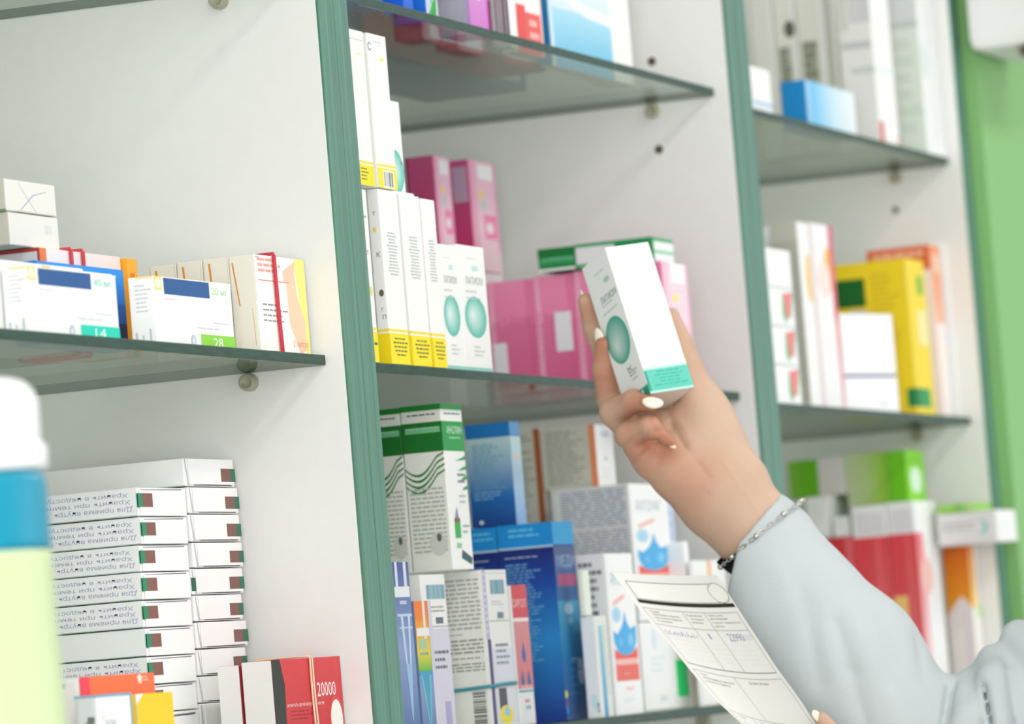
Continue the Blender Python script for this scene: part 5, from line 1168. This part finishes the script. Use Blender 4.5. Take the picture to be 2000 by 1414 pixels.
hipc = H(2470, 2160, 170)
solid_mat('dark_trousers', (46, 50, 60), .85, .15, noise=.1, nscale=(200, 200, 200))
solid_mat('white_shoe', (226, 226, 224), .5, .3)
rt = Vector((FWD.x, FWD.y, 0)).normalized()          # the person's left-right axis
fw = Vector((-rt.y, rt.x, 0))                         # facing the shelves
for sg in (-1, 1):
    b = Vector((hipc.x, hipc.y, 0))+rt*(.085*sg)
    bm = tube_bm([b+Vector((0, 0, z)) for z in (1.08, .95, .8, .5, .3, .07)], [.085, .092, .085, .062, .056, .058], False, 24, nrm=(1, 0, 0))
    for v in bm.verts: v.co -= po
    link('trouser_leg', bm_mesh('trouser_leg', bm, ['dark_trousers'], True), person)
    bm = tube_bm([b+fw*t_+Vector((0, 0, .042)) for t_ in (-.09, -.07, 0, .09, .14, .165)], [.02, .038, .042, .041, .034, .012], False, 20, nrm=(0, 0, 1))
    for v in bm.verts: v.co = Vector((v.co.x, v.co.y, max(v.co.z, .001)))-po
    link('shoe', bm_mesh('shoe', bm, ['white_shoe'], True), person)

# ---- held carton
s_ = 1/PPM
def cv(a): return RGT*(a[0]*s_)-UPV*(a[1]*s_)-FWD*(a[2]*s_)
A_, B_, V_ = cv((86, -12.5, -47.2)), cv((-44.5, 40.5, -91.8)), cv((87.5, 286, 83.7))
zx = (-V_).normalized(); xx = (A_-zx*A_.dot(zx)).normalized(); yy_ = zx.cross(xx)
top = H(1181.5, 483.3, -42)
ww, dd, hh = A_.length, B_.length, V_.length
base_c = top+V_+xx*(ww/2)+yy_*(dd/2)
hp = [('r', 'F', 0, 0, 1, .155, (96, 200, 180), (100, 202, 184)), ('r', 'F', 0, .155, 1, .19, (180, 226, 216), (249, 250, 249)), ('r', 'F', .0, .0, .05, .15, (40, 160, 138)), ('r', 'F', .0, .0, 1, .014, (186, 240, 226)), ('l', 'F', .14, .03, .92, .14, 5, (40, 178, 152), .3, 'c'),
      ('l', 'F', .22, .36, .86, .66, 16, (234, 238, 240), .35, 'c'),
      ('e', 'L', .48, .44, .42, .155, (40, 162, 140), (214, 226, 226), (-.25, -.25)), ('t', 'L', .30, .70, .92, .745, 'ЛАТИОМ', (84, 92, 92)), ('l', 'L', .3, .665, .8, .69, 1, (176, 190, 188), .3), ('l', 'L', .25, .62, .9, .64, 1, (140, 156, 154), .3), ('l', 'L', .35, .87, .8, .90, 1, (200, 208, 206), .3), ('r', 'L', .62, .81, .82, .84, (170, 206, 194)),
      ('t', 'L', .5, .215, .66, .245, 'К', (60, 66, 66)), ('l', 'L', .5, .17, .95, .21, 2, (130, 136, 136), .4), ('l', 'L', .55, .13, .85, .16, 1, (170, 176, 176), .3), ('r', 'L', 0, .055, 1, .068, (60, 176, 152)), ('r', 'L', .80, .0, 1, .055, (30, 150, 128)), ('r', 'L', .3, .0, .66, .05, (196, 190, 196))]
hc = link('medicine_carton', carton_mesh('medicine_carton', ww, dd, hh, {'*': (249, 249, 248), 'L': (240, 240, 240), 'D': (236, 226, 216)}, hp, .0007), None)
hc.matrix_world = Matrix(((xx.x, yy_.x, zx.x, base_c.x), (xx.y, yy_.y, zx.y, base_c.y), (xx.z, yy_.z, zx.z, base_c.z), (0, 0, 0, 1)))
tag(hc, 'small white carton with teal oval and teal base, held up in the hand', 'medicine box')

# ---- lab coat sleeve
ARM = [(1455, 1014, -46, 84), (1492, 1072, -42, 102), (1548, 1178, -38, 130), (1652, 1300, -28, 150), (1740, 1432, -10, 150)]
UPPER = [(1800, 1510, -10, 128), (1960, 1425, -10, 134), (2140, 1320, -30, 142), (2250, 1330, -50, 150)]
def coat(P):
    d = chain(P, ARM, 30, 1.22)
    up = chain(P, UPPER, 30, 1.15)
    d = smin(d, up, 34)
    d = smin(d, chain(P, [(1886, 1345, 10, 22), (1892, 1400, 84, 30), (1850, 1520, 110, 40)], 16), 16)
    d = smin(d, chain(P, [(1938, 1288, 10, 30), (1946, 1330, 72, 36), (1952, 1420, 104, 36), (1920, 1530, 110, 44)], 20), 18)
    d = smin(d, chain(P, [(1990, 1245, 10, 36), (2060, 1300, 84, 40), (2090, 1420, 100, 44)], 20), 26)
    body = smin(chain(P, [(2250, 1330, -50, 142), (2430, 1350, 410, 142)], 40, 1.0), chain(P, [(2410, 1420, 170, 190), (2450, 1800, 170, 235), (2470, 2220, 170, 250)], 40, 1.0), 60)
    left = chain(P, [(1872, 1672, 208, 92), (2030, 1815, 190, 108), (2340, 1880, 370, 112), (2430, 1360, 410, 138)], 20, 1.15)
    sl2 = (P[0]-1880)*.75+(P[1]-1678)*.66
    left = smax(left, -sl2, 3)
    left = smax(left, -chain(P, [(1820, 1625, 208, 70), (1905, 1702, 205, 78)], 10, 1.15), 3)
    d = smin(d, body, 40); d = smin(d, left, 14)
    # hanging folds on the forearm
    def crease(a, b, w, h):
        c = cone(P, a, b, 1, 1); return np.maximum(0, 1-np.maximum(c, 0)/w)**2*h
    d = d+crease((1635, 1235, 110), (1690, 1425, 130), 42, 9)+crease((1570, 1180, 80), (1600, 1330, 110), 45, 8)+crease((1700, 1180, 70), (1745, 1330, 110), 40, 5)
    d = d+crease((1862, 1338, 40), (1838, 1440, 130), 15, 16)+crease((1918, 1332, 60), (1936, 1420, 120), 13, 16)+crease((1795, 1250, 20), (1800, 1330, 60), 30, 7)
    fz = np.clip((P[2]-10)/40, 0, 1)
    for pts, w_, dep in (([(1632, 1215), (1662, 1310), (1695, 1425)], 34, 9), ([(1566, 1150), (1600, 1330)], 46, 6), ([(1735, 1200), (1752, 1300)], 26, 4), ([(1852, 1345), (1838, 1440)], 13, 16), ([(1922, 1340), (1940, 1430)], 12, 16), ([(1966, 1300), (1986, 1420)], 20, 8)):
        for a, b in zip(pts, pts[1:]):
            c = cone([P[0], P[1], np.zeros((1, 1, 1), np.float32)], (a[0], a[1], 0), (b[0], b[1], 0), .01, .01, reach=w_+4)
            d = d+np.maximum(0, 1-c/w_)**2*dep*fz
    d = d-crease((1660, 1160, 90), (1760, 1420, 120), 50, 6)-crease((1520, 1110, 60), (1570, 1240, 90), 40, 4)+crease((2010, 1270, 120), (1990, 1420, 150), 30, 10)
    un = (P[0]-1472)*-.64+(P[1]-1027)*.768
    sl = (P[0]-1472)*.768+(P[1]-1027)*.64-np.maximum(0, un-46)*.5
    near = (P[0] < 1640)
    sl = np.where(near, sl, 500)
    d = smax(d, -sl, 3)
    inner = chain(P, [(1380, 930, -46, 76), (1455, 1014, -46, 77), (1496, 1068, -42, 82), (1526, 1112, -40, 46)], 20, 1.22)
    d = smax(d, -inner, 4)
    return np.maximum(d, P[1]-2150)
cparts = [field(([1370, (2005, 5), (2760, 14)], [880, (1430, 5), (2180, 12)], [-260, (250, 6), (580, 12)]), coat)]
coat_o = link('lab_coat', sdf_mesh('lab_coat', cparts, 'coat_cotton', lambda V: np.tile(np.array([[198., 206., 208.]]), (len(V), 1)), po, 2), person)
coat_o['label'] = 'white lab coat sleeve with soft folds'

# dark inner sleeve at the underside of the cuff
ax_n = np.array([.768, .64, 0]); ax_u = np.array([.64, -.768, 0])
bm = bmesh.new(); rings = []
n = 40
for k, (sh, rr) in enumerate(((0, 1.0), (.35, 1.0), (1, .97), (1, .93), (0, .95))):
    ring = []
    for j in range(n):
        a = 2*math.pi*j/n
        w_ = max(0, -math.cos(a)-.35*math.sin(a))
        s0 = 18-30*w_; sv = s0+(60-s0)*sh
        c = np.array([1474, 1030, -44.])+ax_n*sv+ax_u*(math.cos(a)*(86+15*w_)*rr)+np.array([0, 0, math.sin(a)*71*rr])
        ring.append(bm.verts.new(H(*c)-po))
    rings.append(ring)
for A, B in zip(rings, rings[1:]):
    for j in range(n): bm.faces.new((A[j], A[(j+1) % n], B[(j+1) % n], B[j]))
bmesh.ops.recalc_face_normals(bm, faces=bm.faces)
link('black_inner_sleeve', bm_mesh('black_inner_sleeve', bm, ['black_cloth'], True), person)['label'] = 'black inner cuff showing under the sleeve'

# ---- bracelet around the cuff
def brace(a):
    c = np.array([1490, 1043, -42.])+ax_n*(-2+20*math.cos(a)-3*math.sin(a))+ax_u*(103.5*math.cos(a))+np.array([0, 0, 91*math.sin(a)])
    return H(*c)
bo = brace(0)
br = empty('bracelet', bo); tag(br, 'thin silver chain bracelet with beads worn around the coat cuff', 'bracelet')
bm = bmesh.new()
tube_bm([(.0024*math.cos(t*math.pi/8), .0011*math.sin(t*math.pi/8), 0) for t in range(16)], .00036, True, 6, bm, nrm=(0, 0, 1))
lk = bm_mesh('link', bm, ['steel'], True)
bm = bmesh.new(); bmesh.ops.create_uvsphere(bm, u_segments=14, v_segments=10, radius=.0019); bd_me = bm_mesh('bead', bm, ['steel'], True)
NL = 56
for i in range(NL):
    a = 2*math.pi*i/NL; p0, p1 = brace(a), brace(a+2*math.pi/NL); t = (p1-p0).normalized(); r = (p0-H(1490, 1043, -42)).normalized()
    if i % 6 == 3:
        o = link('bead', bd_me, br, p0-bo); continue
    if i % 2: r = r.cross(t).normalized()
    r = (r-t*r.dot(t)).normalized(); q = r.cross(t)
    o = link('link', lk, br); o.matrix_local = Matrix(((t.x, q.x, r.x, (p0-bo).x), (t.y, q.y, r.y, (p0-bo).y), (t.z, q.z, r.z, (p0-bo).z), (0, 0, 0, 1)))

# ---- prescription sheet
NU, NV = 24, 44
bm = bmesh.new(); cl = bm.loops.layers.float_color.new('Col')
so = paper(.5, .5)
def grid(off):
    return [[bm.verts.new(paper(i/NU, VM*j/NV, off)-so) for i in range(NU+1)] for j in range(NV+1)]
ga, gb_ = grid(0), grid(-.8)
PC = (234, 233, 228)
fl = []
for j in range(NV):
    for i in range(NU):
        fl.append(bm.faces.new((ga[j][i], ga[j+1][i], ga[j+1][i+1], ga[j][i+1])))
        fl.append(bm.faces.new((gb_[j][i], gb_[j][i+1], gb_[j+1][i+1], gb_[j+1][i])))
for j in range(NV):
    for i_, w_ in ((0, 0), (NU, 0)):
        fl.append(bm.faces.new((ga[j][i_], gb_[j][i_], gb_[j+1][i_], ga[j+1][i_])))
for i in range(NU):
    for j_ in (0, NV): fl.append(bm.faces.new((ga[j_][i], ga[j_][i+1], gb_[j_][i+1], gb_[j_][i])))
for f in fl:
    for l in f.loops: l[cl] = lin(PC)+(1,)
def pq(pts, col, off=.5):
    vs = [bm.verts.new(paper(u, v, off)-so) for u, v in pts]
    f = bm.faces.new(vs)
    for l in f.loops: l[cl] = lin(col)+(1,)
def pline(u0, v0, u1, v1, wu, wv_, col, off=.5, n=14):
    for i in range(n):
        a, b = i/n, (i+1)/n
        ua, va, ub, vb = u0+(u1-u0)*a, v0+(v1-v0)*a, u0+(u1-u0)*b, v0+(v1-v0)*b
        pq([(ua, va), (ua+wu, va+wv_), (ub+wu, vb+wv_), (ub, vb)], col, off)
LN = (158, 155, 145)
def hl(u0, u1, v, col=LN, w=.0035): pline(u0, v, u1, v, 0, w, col)
def vl(u, v0, v1, col=LN, w=.0045): pline(u, v0, u, v1, w, 0, col)
def ptext(s, u0, v0, u1, v1, col, off=.55):
    vs, fs = glyphs(s)
    for f in fs: pq([(u0+(u1-u0)*vs[i][0], v1+(v0-v1)*vs[i][1]) for i in f], col, off)
# header panel, round stamp, thick bar
for j in range(8):
    for i in range(20): pq([(.07+.043*i, .052+.014*j), (.07+.043*(i+1), .052+.014*j), (.07+.043*(i+1), .052+.014*(j+1)), (.07+.043*i, .052+.014*(j+1))], (240, 238, 233), .3)
hl(.07, .86, .05, (88, 84, 72)); hl(.06, .92, .163, (120, 118, 108), .003); vl(.07, .05, .163, (88, 84, 72), .005)
DK = (52, 50, 40)
for i in range(20): pq([(.055+.0465*i, .170), (.055+.0465*(i+1), .170), (.055+.0465*(i+1), .193), (.055+.0465*i, .193)], DK, .5)
for R0_, wd in ((1.0, .05), (.86, .02)):
    for i in range(36):
        if R0_ < .9 and not (i % 18 in (4, 5, 6, 7)): continue
        a, b = 2*math.pi*i/36, 2*math.pi*(i+1)/36
        pq([(.905+.085*R0_*math.cos(a), .107+.062*R0_*math.sin(a)), (.905+.085*(R0_-wd)*math.cos(a), .107+.062*(R0_-wd)*math.sin(a)), (.905+.085*(R0_-wd)*math.cos(b), .107+.062*(R0_-wd)*math.sin(b)), (.905+.085*R0_*math.cos(b), .107+.062*R0_*math.sin(b))], (112, 110, 90), .9)
for i in range(36):
    a, b = 2*math.pi*i/36, 2*math.pi*(i+1)/36
    pq([(.905, .107), (.905+.078*math.cos(a), .107+.057*math.sin(a)), (.905+.078*math.cos(b), .107+.057*math.sin(b))], (240, 238, 233), .6)
# first table
T0, T1, T2 = .224, .335, .600
hl(.05, .96, T0); hl(.05, .96, T1); hl(.05, .96, T2, (96, 94, 84), .0045)
for u in (.05, .43, .64, .96): vl(u, T0, T2)
TXC = (128, 122, 110)
for k, t in enumerate(('Название', 'лекарственного средства,', 'наркотического вещества,', 'его дозировка')): ptext(t, .10, T0+.014+.022*k, .10+.018*len(t)*.62, T0+.028+.022*k, TXC)
for k, t in enumerate(('Количество', 'фасованных', 'упаковок')): ptext(t, .455, T0+.016+.024*k, .455+.0145*len(t), T0+.030+.024*k, TXC)
for k, t in enumerate(('Подпись, печать', 'дата изготовления', 'с подписью фармацевтического', 'работника')): ptext(t, .665, T0+.012+.023*k, .665+.0098*len(t), T0+.026+.023*k, TXC)
INKB = (150, 150, 190)
def script(u0, u1, v, h, seed, col=INKB, n=46):
    r = random.Random(seed); pts = []
    for i in range(n):
        t = i/(n-1); pts.append((u0+(u1-u0)*t+.006*math.sin(i*2.1), v-h*(.5+.5*math.sin(i*1.55+r.random()))*r.uniform(.45, 1)))
    for p, q in zip(pts, pts[1:]): pq([p, (p[0]+.004, p[1]+.004), (q[0]+.004, q[1]+.004), q], col, .6)
script(.08, .40, .400, .036, 3)
ptext('1', .53, .362, .545, .396, INKB)
ptext('22990', .72, .356, .87, .404, (146, 146, 186))
ptext('0039', .875, .364, .955, .398, (206, 206, 206))
for k in range(5): hl(.1, .9, .43+.03*k, (224, 223, 217), .002)
# second table
U0, U1 = .640, .930
hl(.055, .96, U0); hl(.055, .96, U1); vl(.055, U0, 1.07); vl(.47, U0, U1); vl(.96, U0, U1)
for k, t in enumerate(('Серия', 'лекарственного препарата', 'и срок его годности')): ptext(t, .10, U0+.018+.024*k, .10+.0135*len(t), U0+.033+.024*k, TXC)
ptext('Штамп аптеки', .60, U0+.020, .80, U0+.038, TXC)
for u, t in ((.13, 'Принято'), (.36, 'Отпущено'), (.62, 'Выдано')): ptext(t, u, U1+.018, u+.012*len(t), U1+.033, TXC)
for u in (.30, .54): vl(u, U1, 1.07)
script(.12, .46, U1+.085, .03, 8)
hl(.055, .96, 1.07)
ps = link('prescription_sheet', bm_mesh('prescription_sheet', bm, ['printed_paper']), None, so)
tag(ps, 'grey-white printed prescription form with handwriting, held in front of the sleeve', 'paper')
